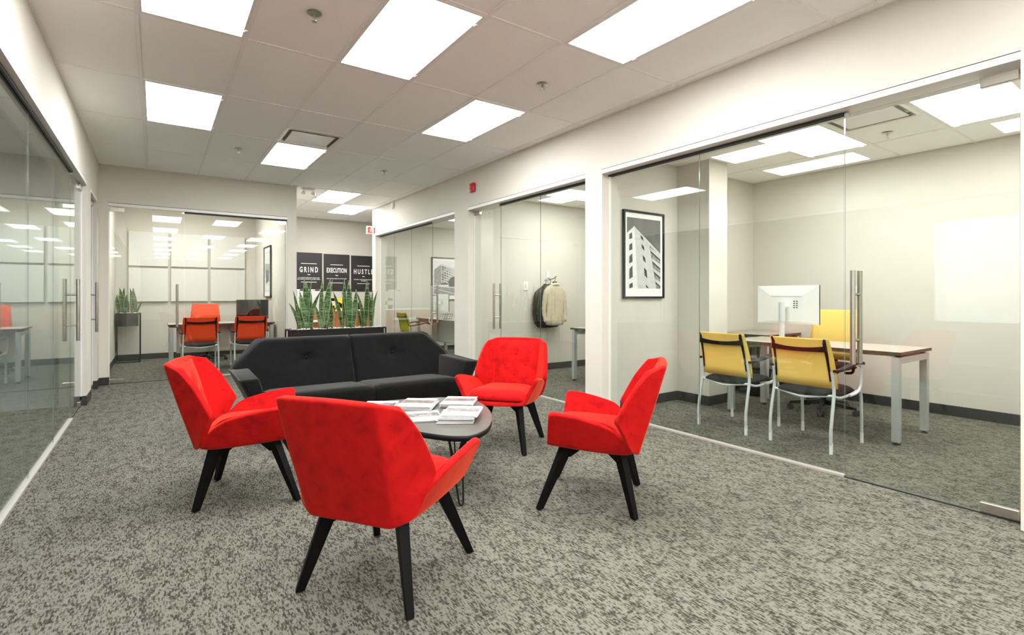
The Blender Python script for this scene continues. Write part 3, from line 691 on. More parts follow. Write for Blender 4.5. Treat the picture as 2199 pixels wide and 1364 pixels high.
    # legs and crossing arched rails
    for fx, fy, tx, ty, tz in ((0.266, 0.258, 0.118, 0.165, 0.372), (0.266, -0.258, 0.118, -0.165, 0.372), (-0.258, 0.258, -0.172, 0.165, 0.348), (-0.258, -0.258, -0.172, -0.165, 0.348)):
        d = math.atan2(fy, fx); c_, s_ = math.cos(d), math.sin(d)
        ring = lambda x, y, z, h, k: [(x + c_ * a * h - s_ * b * k, y + s_ * a * h + c_ * b * k, z) for a, b in ((-1, -1), (1, -1), (1, 1), (-1, 1))]
        lg = ob('leg', MB().hexa(ring(fx, fy, 0.006, 0.018, 0.015), ring(tx, ty, tz, 0.033, 0.024), 0.003), M['black_wood'], t)
        ob('glide', MB().tube([(fx, fy, 0.0), (fx, fy, 0.008)], 0.010, 10), M['rubber'], lg)
    for sg in (-1, 1):
        A = Vector((0.118, sg * 0.165, 0)); B = Vector((-0.172, -sg * 0.165, 0)); d = (B - A).normalized(); n = Vector((-d.y, d.x, 0)) * 0.016
        prof = [(0.0, 0.372, 0.285), (0.22, 0.370, 0.318), (0.5, 0.362, 0.332), (0.78, 0.352, 0.305), (1.0, 0.344, 0.27)]
        b = MB(); top = [A.lerp(B, f) + Vector((0, 0, zt)) for f, zt, zb in prof]; bot = [A.lerp(B, f) + Vector((0, 0, zb)) for f, zt, zb in prof]
        for k in range(4):
            b.hexa([top[k] + n, top[k] - n, bot[k] - n, bot[k] + n], [top[k + 1] + n, top[k + 1] - n, bot[k + 1] - n, bot[k + 1] + n])
        ob('cross_rail', b, M['black_wood'], t)
    return t
lounge_chair('red velvet lounge chair nearest the viewer, seen from behind', (0.839, 2.166), 35.0)
lounge_chair('red velvet lounge chair seen from its side, between sofa arm and nearest chair', (0.499, 3.554), -16.5)
lounge_chair('red velvet lounge chair facing the viewer beside the sofa, buttons showing', (2.325, 3.51), 217.5)
lounge_chair('red velvet lounge chair standing alone before the first office glass', (2.138, 2.266), 130.3)

# ---------------------------------------------------------------- sofa (faces -Y)
t = thing('sofa', 'black velvet two seat sofa with angular arms and button tufted back', 'sofa', (1.632, 5.0, 0))
ob('base', MB().prism([(-0.30, 0.13), (0.20, 0.11), (0.24, 0.30), (-0.36, 0.30)], 'x', -0.86, 0.86, 0.015), M['black_velvet'], t)
yf = lambda z: 0.10 + (z - 0.34) * 0.46          # front face of the back, local y
bk = [(-0.86, 0.14), (-1.105, 0.545), (-1.085, 0.575), (-0.885, 0.785), (-0.84, 0.808), (-0.02, 0.800), (0, 0.797), (0.02, 0.800), (0.84, 0.808), (0.885, 0.785), (1.085, 0.575), (1.105, 0.545), (0.86, 0.14)]
b = MB(); F = [b.bm.verts.new((x, yf(z) + 0.07, z)) for x, z in bk]; G = [b.bm.verts.new((x * 0.995, yf(z) + 0.15, z - 0.006)) for x, z in bk]
b._face(F); b._face(G[::-1])
for k in range(len(bk)): b._face([F[k], F[(k + 1) % len(bk)], G[(k + 1) % len(bk)], G[k]])
bmesh.ops.bevel(b.bm, geom=[e for e in b.bm.edges if len(e.link_faces) == 2], offset=0.012, segments=2, affect='EDGES')
ob('back_shell', b, M['leather'], t, smooth=40, label='black leather outer shell of the back')
def lerp(a, c, f): return a + (c - a) * f
def hexw(z):      # half width of the back cushion at height z
    P = [(0.30, 0.93), (0.535, 1.075), (0.555, 1.078), (0.60, 1.045), (0.77, 0.865), (0.795, 0.82), (0.806, 0.78)]
    for (z0, w0), (z1, w1) in zip(P, P[1:]):
        if z <= z1: return lerp(w0, w1, max(0, (z - z0) / (z1 - z0)))
    return P[-1][1]
for s in (-1, 1):
    rows = []
    US = [0, .004, .014, .03] + [0.06 + 0.88 * k / 26 for k in range(27)] + [.965, .985, 1]; VS = [0, .02, .05] + [0.09 + 0.84 * k / 24 for k in range(25)] + [.955, .975, .99, 1]
    bu = (s * 0.435, 0.605)
    for v in VS:
        z = 0.31 + (0.806 - 0.31) * v; r = []
        wv = hexw(z)
        for u in US:
            x = s * (0.001 + u * (wv - 0.001))
            e = max(0, 1 - (1 - min(1, u / 0.022)) ** 2 if u < 0.5 else 1 - max(0, (u - 0.94) / 0.06) ** 2.5) * max(0, 1 - max(0, (v - 0.93) / 0.07) ** 2.5)
            dd = (x - bu[0]) ** 2 + (z - bu[1]) ** 2
            th_ = math.atan2(z - bu[1], x - bu[0])
            puff = 0.075 * e ** 0.6 - 0.040 * math.exp(-dd / 0.0020) - 0.034 * math.exp(-dd / 0.024) - 0.007 * math.cos(7 * th_ + 0.6) * math.exp(-dd / 0.012) * min(1, dd / 0.001)
            puff -= 0.010 * math.exp(-((x - bu[0] - s * 0.03 * (0.6 - z)) ** 2) / 0.0004) * max(0, min(1, (0.60 - z) * 6)) * (1 if z > 0.42 else 0.3)
            r.append((x, yf(z) + 0.075 - puff, z + (-0.004 if u < 0.06 and v > 0.95 else 0)))
        rows.append(r)
    bc = ob('back_cushion', MB().grid(rows), M['black_velvet'], t, smooth=180)
    bt = ob('button', MB().ball((0, 0, 0), (0.017, 0.010, 0.017), 12, 8), M['black_velvet'], bc, smooth=180); bt.location = (bu[0], yf(bu[1]) + 0.066, bu[1])
    rows = []
    prof = bez([(0.18, 0.352, 0), (0.0, 0.375, 0), (-0.30, 0.396, 0), (-0.41, 0.398, 0), (-0.452, 0.380, 0), (-0.466, 0.345, 0), (-0.462, 0.24, 0), (-0.445, 0.145, 0), (-0.40, 0.125, 0)], 4)
    for p in prof:
        r = []
        for j in range(15):
            u = j / 14; x = s * (0.002 + u * 0.845); e = max(0, 1 - abs(2 * u - 1) ** 10) ** 0.5
            r.append((x, p.x + 0.018 * (1 - e), p.y - 0.018 * (1 - e)))
        rows.append(r)
    ob('seat_cushion', MB().grid(rows), M['black_velvet'], t, smooth=180)
    # arm: leaning four-sided wedge, flared outwards
    q0 = [(s * 0.845, 0.14), (s * 0.905, 0.14), (s * 1.088, 0.535), (s * 0.955, 0.542)]
    q1 = [(s * 0.845, 0.14), (s * 0.905, 0.14), (s * 1.098, 0.548), (s * 0.945, 0.556)]
    ob('arm', MB().hexa([(x, -0.42, z) for x, z in q0], [(x, 0.27, z) for x, z in q1], 0.020, 3), M['black_velvet'], t, smooth=40)
    ob('arm_shell', MB().hexa([(s * 0.900, -0.41, 0.15), (s * 0.912, -0.41, 0.14), (s * 1.100, -0.41, 0.535), (s * 1.086, -0.41, 0.54)], [(s * 0.900, 0.27, 0.15), (s * 0.912, 0.27, 0.14), (s * 1.110, 0.27, 0.552), (s * 1.096, 0.27, 0.556)], 0.005), M['leather'], t, label='black leather outside of the arm')
for x in (-0.7, 0.7):
    for y in (-0.28, 0.16): ob('leg', MB().hexa([(x - 0.018, y - 0.018, 0), (x + 0.018, y - 0.018, 0), (x + 0.018, y + 0.018, 0), (x - 0.018, y + 0.018, 0)], [(x - 0.028, y - 0.028, 0.14), (x + 0.028, y - 0.028, 0.14), (x + 0.028, y + 0.028, 0.14), (x - 0.028, y + 0.028, 0.14)]), M['black_wood'], t)

# ---------------------------------------------------------------- coffee table and magazines
OUT = [(1.478, 2.535), (1.600, 2.600), (1.711, 2.722), (1.785, 2.833), (1.850, 2.945), (1.922, 3.126), (1.962, 3.300), (1.955, 3.420), (1.870, 3.555), (1.757, 3.630), (1.560, 3.700), (1.361, 3.732), (1.226, 3.716), (1.145, 3.672), (1.108, 3.59),
       (1.115, 3.44), (1.165, 3.12), (1.235, 2.815), (1.318, 2.640), (1.390, 2.558)]
cx, cy = 1.53, 3.15
t = thing('coffee_table', 'low coffee table with rounded grey top and black hairpin legs', 'coffee table', (cx, cy, 0))
oc = [(p.x - cx, p.y - cy) for p in closed_curve([(x, y, 0) for x, y in OUT], 4)]
ob('top', MB().prism(oc, 'z', 0.392, 0.420, 0.003), [M['table']], t, smooth=30)
eb = MB(); n = len(oc)
ra = [(x * 1.003, y * 1.003, 0.3885) for x, y in oc]; rb = [(x * 1.003, y * 1.003, 0.4165) for x, y in oc]
eb.loft([ra, rb], cap=False)
ob('edge_band', eb, M['black'], t, smooth=40, solid=0.002, label='black edge band')
ob('underside', MB().prism([(x * 0.999, y * 0.999) for x, y in oc], 'z', 0.387, 0.392), M['black'], t)
for fx, fy, dx, dy in ((1.432, 2.600, 0.01, 0.09), (1.20, 3.60, 0.08, -0.06), (1.84, 3.46, -0.08, -0.05)):
    hp = MB(); F = Vector((fx - cx, fy - cy, 0)); T = F + Vector((dx, dy, 0.388)); sd = Vector((-dy, dx, 0)).normalized() * 0.045
    hp.tube([T + sd, F + sd * 0.28 + Vector((0, 0, 0.02)), F + sd * 0.12 + Vector((0, 0, 0.006)), F - sd * 0.12 + Vector((0, 0, 0.006)), F - sd * 0.28 + Vector((0, 0, 0.02)), T - sd], 0.0055, 8)
    hp.box(T.x - 0.05, T.x + 0.05, T.y - 0.05, T.y + 0.05, 0.383, 0.388)
    ob('hairpin_leg', hp, M['black'], t, smooth=40)
def magazine(label, x, y, z, rz, w, h, th, cover, group):
    t = thing('magazine', label, 'magazine', (x, y, z), rz, group)
    ob('pages', MB().box(-w / 2 + 0.004, w / 2 - 0.004, -h / 2 + 0.004, h / 2 - 0.004, 0, th * 0.80), M['paper'], t)
    c = MB(); c.box(-w / 2 - 0.001, w / 2 + 0.001, -h / 2 - 0.001, h / 2 + 0.001, th * 0.80, th)
    ob('cover', c, M['paper'], t)
    if cover is not None:
        ob('cover_picture', MB().box(-w * 0.49, w * 0.49, -h * 0.10, h * 0.26, th, th + 0.0003), M['covers'][cover], t)
        tl = MB(); rr = random.Random(cover)
        for k in range(8):
            a = -w * 0.22 + k * w * 0.055; tl.box(a, a + w * rr.uniform(0.018, 0.034), h * 0.35, h * 0.40, th, th + 0.0003)
        for k in range(10):
            a = -w * 0.34 + k * w * 0.068; tl.box(a, a + w * rr.uniform(0.02, 0.055), -h * 0.2, -h * 0.185, th, th + 0.0003)
        ob('cover_print', tl, M['g5'], t)['kind'] = 'stuff'
    return t
TT = 0.4202
STK = [('left rear', (1.276, 3.500), -0.59, 4, 0.0058, 0, 'top magazine of the stack at the table\'s left rear, dark cover picture'),
       ('middle rear', (1.509, 3.362), -0.66, 7, 0.0056, 1, 'top magazine of the tallest middle rear stack, brown cover picture'),
       ('right rear', (1.803, 3.306), -0.66, 5, 0.0056, 2, 'top magazine of the stack at the table\'s right rear, reddish cover picture'),
       ('front left', (1.413, 3.085), -0.36, 2, 0.0050, 3, 'top magazine of the low stack behind the nearest chair'),
       ('front right', (1.618, 2.926), -0.70, 8, 0.0055, 4, 'top magazine of the slipped stack nearest the table\'s front edge')]
for nm, (x, y), rz, n, th, cv, lab in STK:
    for k in range(n):
        q = random.Random(k * 7 + cv); jit = 0.004 if nm != 'front right' else 0.012
        f = (n - 1 - k) * (0.0055 if nm == 'front right' else 0.0)
        magazine(lab if k == n - 1 else ('bottom magazine of the %s stack, lying on the table top' % nm if k == 0 else '%s magazine from the bottom of the %s table stack' % (['', 'second', 'third', 'fourth', 'fifth', 'sixth', 'seventh'][k], nm)), x + q.uniform(-jit, jit) - f * 0.9, y + q.uniform(-jit, jit) + f * 0.1, TT + k * th, rz + q.uniform(-0.03, 0.03) + f * 3,
                 0.225, 0.285, th * 0.93, cv if k == n - 1 else None, 'magazines stacked on the coffee table')

# ---------------------------------------------------------------- planters and snake plants
def planter(label, x0, x1, y0, y1, ztop, hbox, nst, seed):
    cx, cy = (x0 + x1) / 2, (y0 + y1) / 2; hx, hy = (x1 - x0) / 2, (y1 - y0) / 2
    t = thing('planter', label, 'planter', (cx, cy, 0), group='black steel planters')
    r = 0.009
    for sx in (-1, 1):
        for sy in (-1, 1): ob('post', MB().box(sx * (hx - r) - r, sx * (hx - r) + r, sy * (hy - r) - r, sy * (hy - r) + r, 0.0, ztop), M['brown_black'], t)
    for z in (0.009, ztop - 0.009):
        for s in (-1, 1):
            ob('rail', MB().box(-hx + 0.018, hx - 0.018, s * (hy - r) - r, s * (hy - r) + r, z - r, z + r), M['brown_black'], t)
            ob('rail', MB().box(s * (hx - r) - r, s * (hx - r) + r, -hy + 0.018, hy - 0.018, z - r, z + r), M['brown_black'], t)
    bxm = MB(); g = 0.036; zb = ztop - hbox
    bxm.box(-hx + g, hx - g, -hy + 0.004, -hy + 0.016, zb, ztop - 0.002).box(-hx + g, hx - g, hy - 0.016, hy - 0.004, zb, ztop - 0.002)
    bxm.box(-hx + g, -hx + g + 0.012, -hy + 0.016, hy - 0.016, zb, ztop - 0.002).box(hx - g - 0.012, hx - g, -hy + 0.016, hy - 0.016, zb, ztop - 0.002)
    bxm.box(-hx + g, hx - g, -hy + 0.016, hy - 0.016, zb, zb + 0.01)
    ob('trough', bxm, M['brown_black'], t)
    for s in (-1, 1): ob('lip', MB().box(min(s * (hx - 0.010), s * (hx - g - 0.004)), max(s * (hx - 0.010), s * (hx - g - 0.004)), -hy + 0.006, hy - 0.006, ztop - 0.010, ztop - 0.002), M['brown_black'], t)
    ob('soil', MB().box(-hx + g + 0.012, hx - g - 0.012, -hy + 0.016, hy - 0.016, ztop - 0.04, ztop - 0.016), M['rubber'], t)
    st = MB(); rr = random.Random(seed)
    for k in range(nst):
        a = rr.uniform(0.011, 0.024)
        st.ball((rr.uniform(-hx + 0.05, hx - 0.05), rr.uniform(-hy + 0.035, hy - 0.035), ztop - 0.014 + rr.uniform(0, 0.020)), (a, a * rr.uniform(0.6, 1), a * rr.uniform(0.35, 0.6)), 7, 5)
    p = ob('pebbles', st, M['stone'], t, smooth=180); p['kind'] = 'stuff'
    return t
planter('long black steel planter behind the sofa, filled with pale pebbles', 1.447, 2.762, 7.28, 7.64, 0.752, 0.20, 260, 3)
planter('tall narrow black planter on a wire stand in the meeting office corner', -0.600, -0.235, 11.60, 11.95, 0.893, 0.235, 70, 5)
def snake_plant(label, x, y, zb, leaves, seed, group):
    t = thing('snake_plant', label, 'plant', (x, y, zb), group=group)
    rr = random.Random(seed)
    for k, (tx, tz, bx_, w) in enumerate(leaves):
        by = rr.uniform(-0.07, 0.07); ty = by * 1.3 + rr.uniform(-0.05, 0.05); yaw = rr.uniform(-0.7, 0.7); n = 9
        side = 1 if tx > bx_ else -1
        L_, C_, R_ = [], [], []
        bow = rr.uniform(-0.02, 0.02) - side * min(0.03, abs(tx - bx_) * 0.25)
        for i in range(n):
            f = i / (n - 1); ww = w * 0.58 * (0.50 + 0.65 * math.sin(min(1, f * 1.55) * PI / 2)) * (1 - max(0, (f - 0.45) / 0.55) ** 1.7) * 0.95 + 0.0012
            px = bx_ - x + (tx - bx_) * f + bow * math.sin(f * PI); py = by + (ty - by) * f; pz = -0.012 + (tz - zb + 0.012) * f
            a = yaw + 0.5 * (f - 0.5) * (1 if k % 2 else -1); c_, s_ = math.cos(a), math.sin(a)
            L_.append((px - ww * c_, py - ww * s_, pz)); R_.append((px + ww * c_, py + ww * s_, pz)); C_.append((px + s_ * ww * 0.45, py - c_ * ww * -0.45, pz))
        m = MB()
        def mid(a, b, f): return tuple(a[i] + (b[i] - a[i]) * f for i in range(3))
        lv = [[m.bm.verts.new(p) for p in col] for col in (L_, [mid(a, c, 0.17) for a, c in zip(L_, C_)], C_, [mid(a, c, 0.17) for a, c in zip(R_, C_)], R_)]
        for q in range(4):
            m.mi = 1 if q in (0, 3) else 0
            for i in range(n - 1): m._face([lv[q][i], lv[q + 1][i], lv[q + 1][i + 1], lv[q][i + 1]])
        ob('leaf', m, [M['leaf'], M['leaf_edge']], t, smooth=180, solid=0.004, offs=0)
    return t
PL = {1: [(1.66, 1.438, 1.673, 0.058), (1.683, 1.405, 1.743, 0.066), (1.529, 1.284, 1.61, 0.041), (1.591, 1.271, 1.692, 0.072), (1.489, 1.115, 1.604, 0.048), (1.847, 1.272, 1.743, 0.055), (1.737, 1.426, 1.692, 0.028), (1.56, 1.105, 1.641, 0.041), (1.756, 1.271, 1.756, 0.041), (1.62, 1.20, 1.66, 0.05)],
      2: [(1.909, 1.44, 1.899, 0.055), (1.979, 1.441, 1.912, 0.079), (2.052, 1.432, 1.965, 0.038), (1.847, 1.265, 1.886, 0.055), (1.979, 1.218, 2.005, 0.065), (2.107, 1.086, 2.005, 0.055), (1.801, 1.062, 1.879, 0.048), (1.821, 1.109, 1.893, 0.041), (1.93, 1.15, 1.95, 0.06)],
      3: [(2.199, 1.445, 2.175, 0.055), (2.241, 1.428, 2.279, 0.072), (2.052, 1.273, 2.175, 0.048), (2.154, 1.267, 2.265, 0.076), (2.338, 1.303, 2.307, 0.062), (2.202, 1.274, 2.251, 0.048), (2.349, 1.098, 2.314, 0.041), (2.113, 1.023, 2.175, 0.041), (2.307, 1.274, 2.251, 0.055)],
      4: [(2.521, 1.451, 2.485, 0.069), (2.349, 1.289, 2.463, 0.048), (2.528, 1.29, 2.492, 0.055), (2.535, 1.268, 2.572, 0.069), (2.686, 1.283, 2.608, 0.041), (2.656, 1.102, 2.601, 0.041), (2.594, 1.29, 2.586, 0.041), (2.37, 1.098, 2.47, 0.055), (2.54, 1.12, 2.53, 0.06)]}
for k, lab in ((1, 'snake plant at the left end of the long planter, before the first poster'), (2, 'snake plant second from the left in the long planter'),
               (3, 'snake plant third from the left in the long planter, before the middle poster'), (4, 'snake plant at the right end of the long planter, by the wall corner')):
    snake_plant(lab, sum(l[2] for l in PL[k]) / len(PL[k]), 7.46, 0.745, PL[k], 10 + k, 'snake plants in the long planter')
LC = [(-0.541, 1.354, -0.504, 0.067), (-0.475, 1.355, -0.522, 0.055), (-0.585, 1.23, -0.555, 0.048), (-0.565, 1.224, -0.541, 0.042), (-0.437, 1.236, -0.461, 0.067), (-0.394, 1.35, -0.371, 0.061), (-0.347, 1.356, -0.342, 0.061), (-0.323, 1.242, -0.308, 0.055),
      (-0.216, 1.097, -0.298, 0.03), (-0.522, 1.188, -0.504, 0.048), (-0.43, 1.15, -0.42, 0.05)]
snake_plant('small snake plant in the tall narrow planter of the meeting office', -0.423, 11.78, 0.886, LC, 31, 'snake plants in the meeting office')

# ---------------------------------------------------------------- office chairs
def guest_chair(label, x, y, deg, mesh, group):
    """+X is forward."""
    t = thing('guest_chair', label, 'chair', (x, y, 0), math.radians(deg), group)
    W_ = 0.236
    for s in (-1, 1):
        rear = bez([(-0.270, s * W_, 0.03), (-0.272, s * W_, 0.17), (-0.250, s * W_, 0.30), (-0.215, s * (W_ - 0.003), 0.45), (-0.218, s * (W_ - 0.006), 0.54), (-0.232, s * (W_ - 0.010), 0.62)], 4)
        lg = ob('leg', MB().tube(rear, 0.0125, 10), M['grey_tube'], t, smooth=40)
        ob('foot_tip', MB().tube([(-0.270, s * W_, 0.0), (-0.270, s * W_, 0.085)], 0.0135, 10), M['white'], lg, smooth=40)
        front = bez([(0.272, s * W_, 0.03), (0.262, s * W_, 0.30), (0.256, s * W_, 0.385), (0.235, s * (W_ - 0.002), 0.425), (0.18, s * (W_ - 0.006), 0.432)], 4)
        lg = ob('leg', MB().tube(front, 0.0125, 10), M['grey_tube'], t, smooth=40)
        ob('foot_tip', MB().tube([(0.272, s * W_, 0.0), (0.270, s * W_, 0.085)], 0.0135, 10), M['white'], lg, smooth=40)
        # arm support rising from the seat rail, then the black pad running back to the upright
        ob('arm_support', MB().tube(bez([(0.02, s * (W_ + 0.012), 0.415), (0.12, s * (W_ + 0.020), 0.428), (0.185, s * (W_ + 0.024), 0.47), (0.198, s * (W_ + 0.026), 0.56), (0.185, s * (W_ + 0.026), 0.635), (0.12, s * (W_ + 0.024), 0.662)], 4), 0.0105, 8), M['grey_tube'], t, smooth=40)
        pad = MB(); prof = bez([(-0.232, s * (W_ + 0.010), 0.628), (-0.14, s * (W_ + 0.020), 0.634), (-0.02, s * (W_ + 0.026), 0.655), (0.12, s * (W_ + 0.028), 0.677), (0.200, s * (W_ + 0.028), 0.660)], 5)
        rings = []
        for k, p in enumerate(prof):
            w_ = 0.013 + 0.010 * min(1, k / 8)
            rings.append([(p.x, p.y - w_, p.z - 0.008), (p.x, p.y + w_, p.z - 0.008), (p.x, p.y + w_, p.z + 0.010), (p.x, p.y - w_, p.z + 0.010)])
        ob('arm_pad', pad.loft(rings), M['black'], t, smooth=50)
        rail = MB(); pr = [(-0.214, 0.545, 0.006), (-0.225, 0.62, 0.010), (-0.247, 0.72, 0.013), (-0.272, 0.80, 0.016), (-0.300, 0.875, 0.020)]; rings = []
        for a, z, w_ in pr:
            yc = s * (W_ - 0.028 - (0.875 - z) * -0.045 - 0.012); rings.append([(a - 0.012, yc - w_ * 0.7, z), (a - 0.012, yc + w_ * 0.7, z), (a + 0.012, yc + w_ * 0.7, z), (a + 0.012, yc - w_ * 0.7, z)])
        ob('back_rail', rail.loft(rings), M['black'], t)
        ob('seat_rail', MB().tube(bez([(-0.218, s * (W_ - 0.004), 0.435), (-0.10, s * (W_ - 0.01), 0.408), (0.05, s * (W_ - 0.01), 0.412), (0.20, s * (W_ - 0.006), 0.432)], 4), 0.0105, 8), M['grey_tube'], t, smooth=40)
    ob('cross_bar', MB().tube(bez([(-0.218, -W_ + 0.01, 0.436), (-0.222, -0.15, 0.425), (-0.226, 0, 0.402), (-0.222, 0.15, 0.425), (-0.218, W_ - 0.01, 0.436)], 5), 0.0105, 8), M['grey_tube'], t, smooth=40)
    # mesh back wrapped round the uprights
    rows = []
    for a, z, hw, cv in ((-0.206, 0.490, 0.252, 0.010), (-0.212, 0.56, 0.250, 0.013), (-0.228, 0.64, 0.247, 0.016), (-0.250, 0.73, 0.241, 0.018), (-0.276, 0.81, 0.234, 0.019), (-0.300, 0.866, 0.229, 0.019), (-0.306, 0.876, 0.229, 0.019)):
        r = []
        for j in range(13):
            u = -1 + j / 6; r.append((a - cv * (1 - u * u) + (0.016 if abs(u) > 0.99 else 0), u * hw, z))
        rows.append(r)
    ob('back_mesh', MB().grid(rows), M[mesh], t, smooth=180, solid=0.006, offs=0)
    b = MB(); rings = []
    for j in range(13):
        u = -1 + j / 6; yy = u * 0.212; a = -0.290 - 0.016 * (1 - u * u); z = 0.800 - 0.014 * (1 - u * u); hh = 0.016 + 0.008 * abs(u) ** 3
        rings.append([(a - 0.007, yy, z - hh), (a + 0.007, yy, z - hh), (a + 0.004, yy, z + hh), (a - 0.010, yy, z + hh)])
    ob('back_bar', b.loft(rings), M['black'], t)
    rows = []
    for i in range(11):
        v = i / 10; a = -0.235 + 0.475 * v; r = []
        for j in range(13):
            u = -1 + j / 6; hw = 0.222 * (1 - 0.12 * (2 * v - 1) ** 4); e = (1 - abs(u) ** 6) * (1 - abs(2 * v - 1) ** 8)
            r.append((a, u * hw, 0.428 + 0.034 * e ** 0.7 - (0.018 * (1 - v * 3) * (1 - u * u) if v < 0.33 else 0) - (0.03 * (v - 0.85) * 6 if v > 0.85 else 0)))
        rows.append(r)
    ob('seat', MB().grid(rows), M['seat'], t, smooth=180, solid=0.022, offs=1, sub=1)
    return t
guest_chair('yellow mesh guest chair nearest the glass door of the first office', 4.475, 2.062, 0, 'yellow', 'yellow guest chairs')
guest_chair('yellow mesh guest chair farther from the glass door, nearer the column', 4.445, 2.735, 0, 'yellow', 'yellow guest chairs')
guest_chair('orange mesh guest chair left of the other, before the orange task chair', 0.562, 9.56, 90, 'orange', 'orange guest chairs')
guest_chair('orange mesh guest chair in front of the black monitor', 1.258, 9.56, 90, 'orange', 'orange guest chairs')
guest_chair('lime green mesh guest chair in the third office behind the sofa', 4.20, 9.50, 0, 'lime', 'lime guest chairs')
def task_chair(label, x, y, deg, mesh):
    """+X is forward."""
    t = thing('task_chair', label, 'office chair', (x, y, 0), math.radians(deg), 'swivel task chairs')
    for k in range(5):
        a = 2 * PI * k / 5 + 0.3; c_, s_ = math.cos(a), math.sin(a); h = Vector((c_, s_, 0)); n = Vector((-s_, c_, 0))
        m = MB(); A = h * 0.03; B = h * 0.315
        m.hexa([A + n * 0.022 + Vector((0, 0, 0.075)), A - n * 0.022 + Vector((0, 0, 0.075)), A - n * 0.022 + Vector((0, 0, 0.125)), A + n * 0.022 + Vector((0, 0, 0.125))],
               [B + n * 0.014 + Vector((0, 0, 0.062)), B - n * 0.014 + Vector((0, 0, 0.062)), B - n * 0.014 + Vector((0, 0, 0.086)), B + n * 0.014 + Vector((0, 0, 0.086))], 0.004)
        lg = ob('base_arm', m, M['black'], t)
        cs = MB(); ctr = h * 0.31 + n * 0.012 + Vector((0, 0, 0.0295))
        for q in (-1, 1): cs.tube([ctr + n * (q * 0.018 - 0.009), ctr + n * (q * 0.018 + 0.009)], 0.0295, 16)
        cs.tube([h * 0.31 + Vector((0, 0, 0.03)), h * 0.31 + Vector((0, 0, 0.075))], 0.008, 8)
        ob('caster', cs, M['rubber'], lg, smooth=40)
    ob('gas_column', MB().tube([(0, 0, 0.08), (0, 0, 0.28)], 0.026, 14).tube([(0, 0, 0.28), (0, 0, 0.42)], 0.016, 12), M['black'], t, smooth=40)
    ob('mechanism', MB().box(-0.13, 0.09, -0.09, 0.09, 0.395, 0.435, 0.012), M['black'], t)
    rows = []
    for i in range(11):
        v = i / 10; a = -0.24 + 0.50 * v; r = []
        for j in range(11):
            u = -1 + j / 5; e = (1 - abs(u) ** 6) * (1 - abs(2 * v - 1) ** 8); r.append((a, u * 0.245 * (1 - 0.1 * (2 * v - 1) ** 4), 0.445 + 0.045 * e ** 0.6 - (0.04 * (v - 0.85) * 6 if v > 0.85 else 0)))
        rows.append(r)
    ob('seat', MB().grid(rows), M['seat'], t, smooth=180, solid=0.03, offs=1, sub=1)
    rows = []
    for a, z, hw, cv in ((-0.235, 0.525, 0.240, 0.02), (-0.228, 0.62, 0.246, 0.026), (-0.232, 0.72, 0.244, 0.032), (-0.250, 0.84, 0.235, 0.036), (-0.280, 0.96, 0.222, 0.038), (-0.306, 1.045, 0.212, 0.038), (-0.310, 1.055, 0.212, 0.038)):
        rows.append([(a - cv * (1 - (-1 + j / 6) ** 2), (-1 + j / 6) * hw, z) for j in range(13)])
    ob('back_mesh', MB().grid(rows), M[mesh], t, smooth=180, solid=0.006, offs=0)
    for s in (-1, 1):
        ob('back_rail', MB().tube(bez([(-0.245, s * 0.232, 0.53), (-0.240, s * 0.236, 0.64), (-0.262, s * 0.226, 0.84), (-0.322, s * 0.202, 1.058)], 4), 0.010, 8), M['black'], t, smooth=40)
        ob('arm_post', MB().tube(bez([(-0.02, s * 0.20, 0.42), (-0.01, s * 0.275, 0.44), (0.0, s * 0.285, 0.55), (0.0, s * 0.285, 0.655)], 4), 0.014, 8), M['black'], t, smooth=40)
        ob('arm_pad', MB().box(-0.13, 0.13, s * 0.285 - 0.04, s * 0.285 + 0.04, 0.655, 0.68, 0.010), M['black'], t, smooth=40)
    ob('back_support', MB().tube(bez([(-0.10, 0, 0.41), (-0.26, 0, 0.43), (-0.295, 0, 0.55), (-0.300, 0, 0.70)], 5), 0.018, 8).tube([(-0.30, -0.23, 0.68), (-0.30, 0.23, 0.68)], 0.010, 8), M['black'], t, smooth=40)
    return t
task_chair('yellow mesh task chair on casters behind the desk of the first office', 5.72, 2.56, 180, 'yellow')
task_chair('orange mesh task chair on casters behind the meeting office desk', 0.76, 11.10, -90, 'orange')

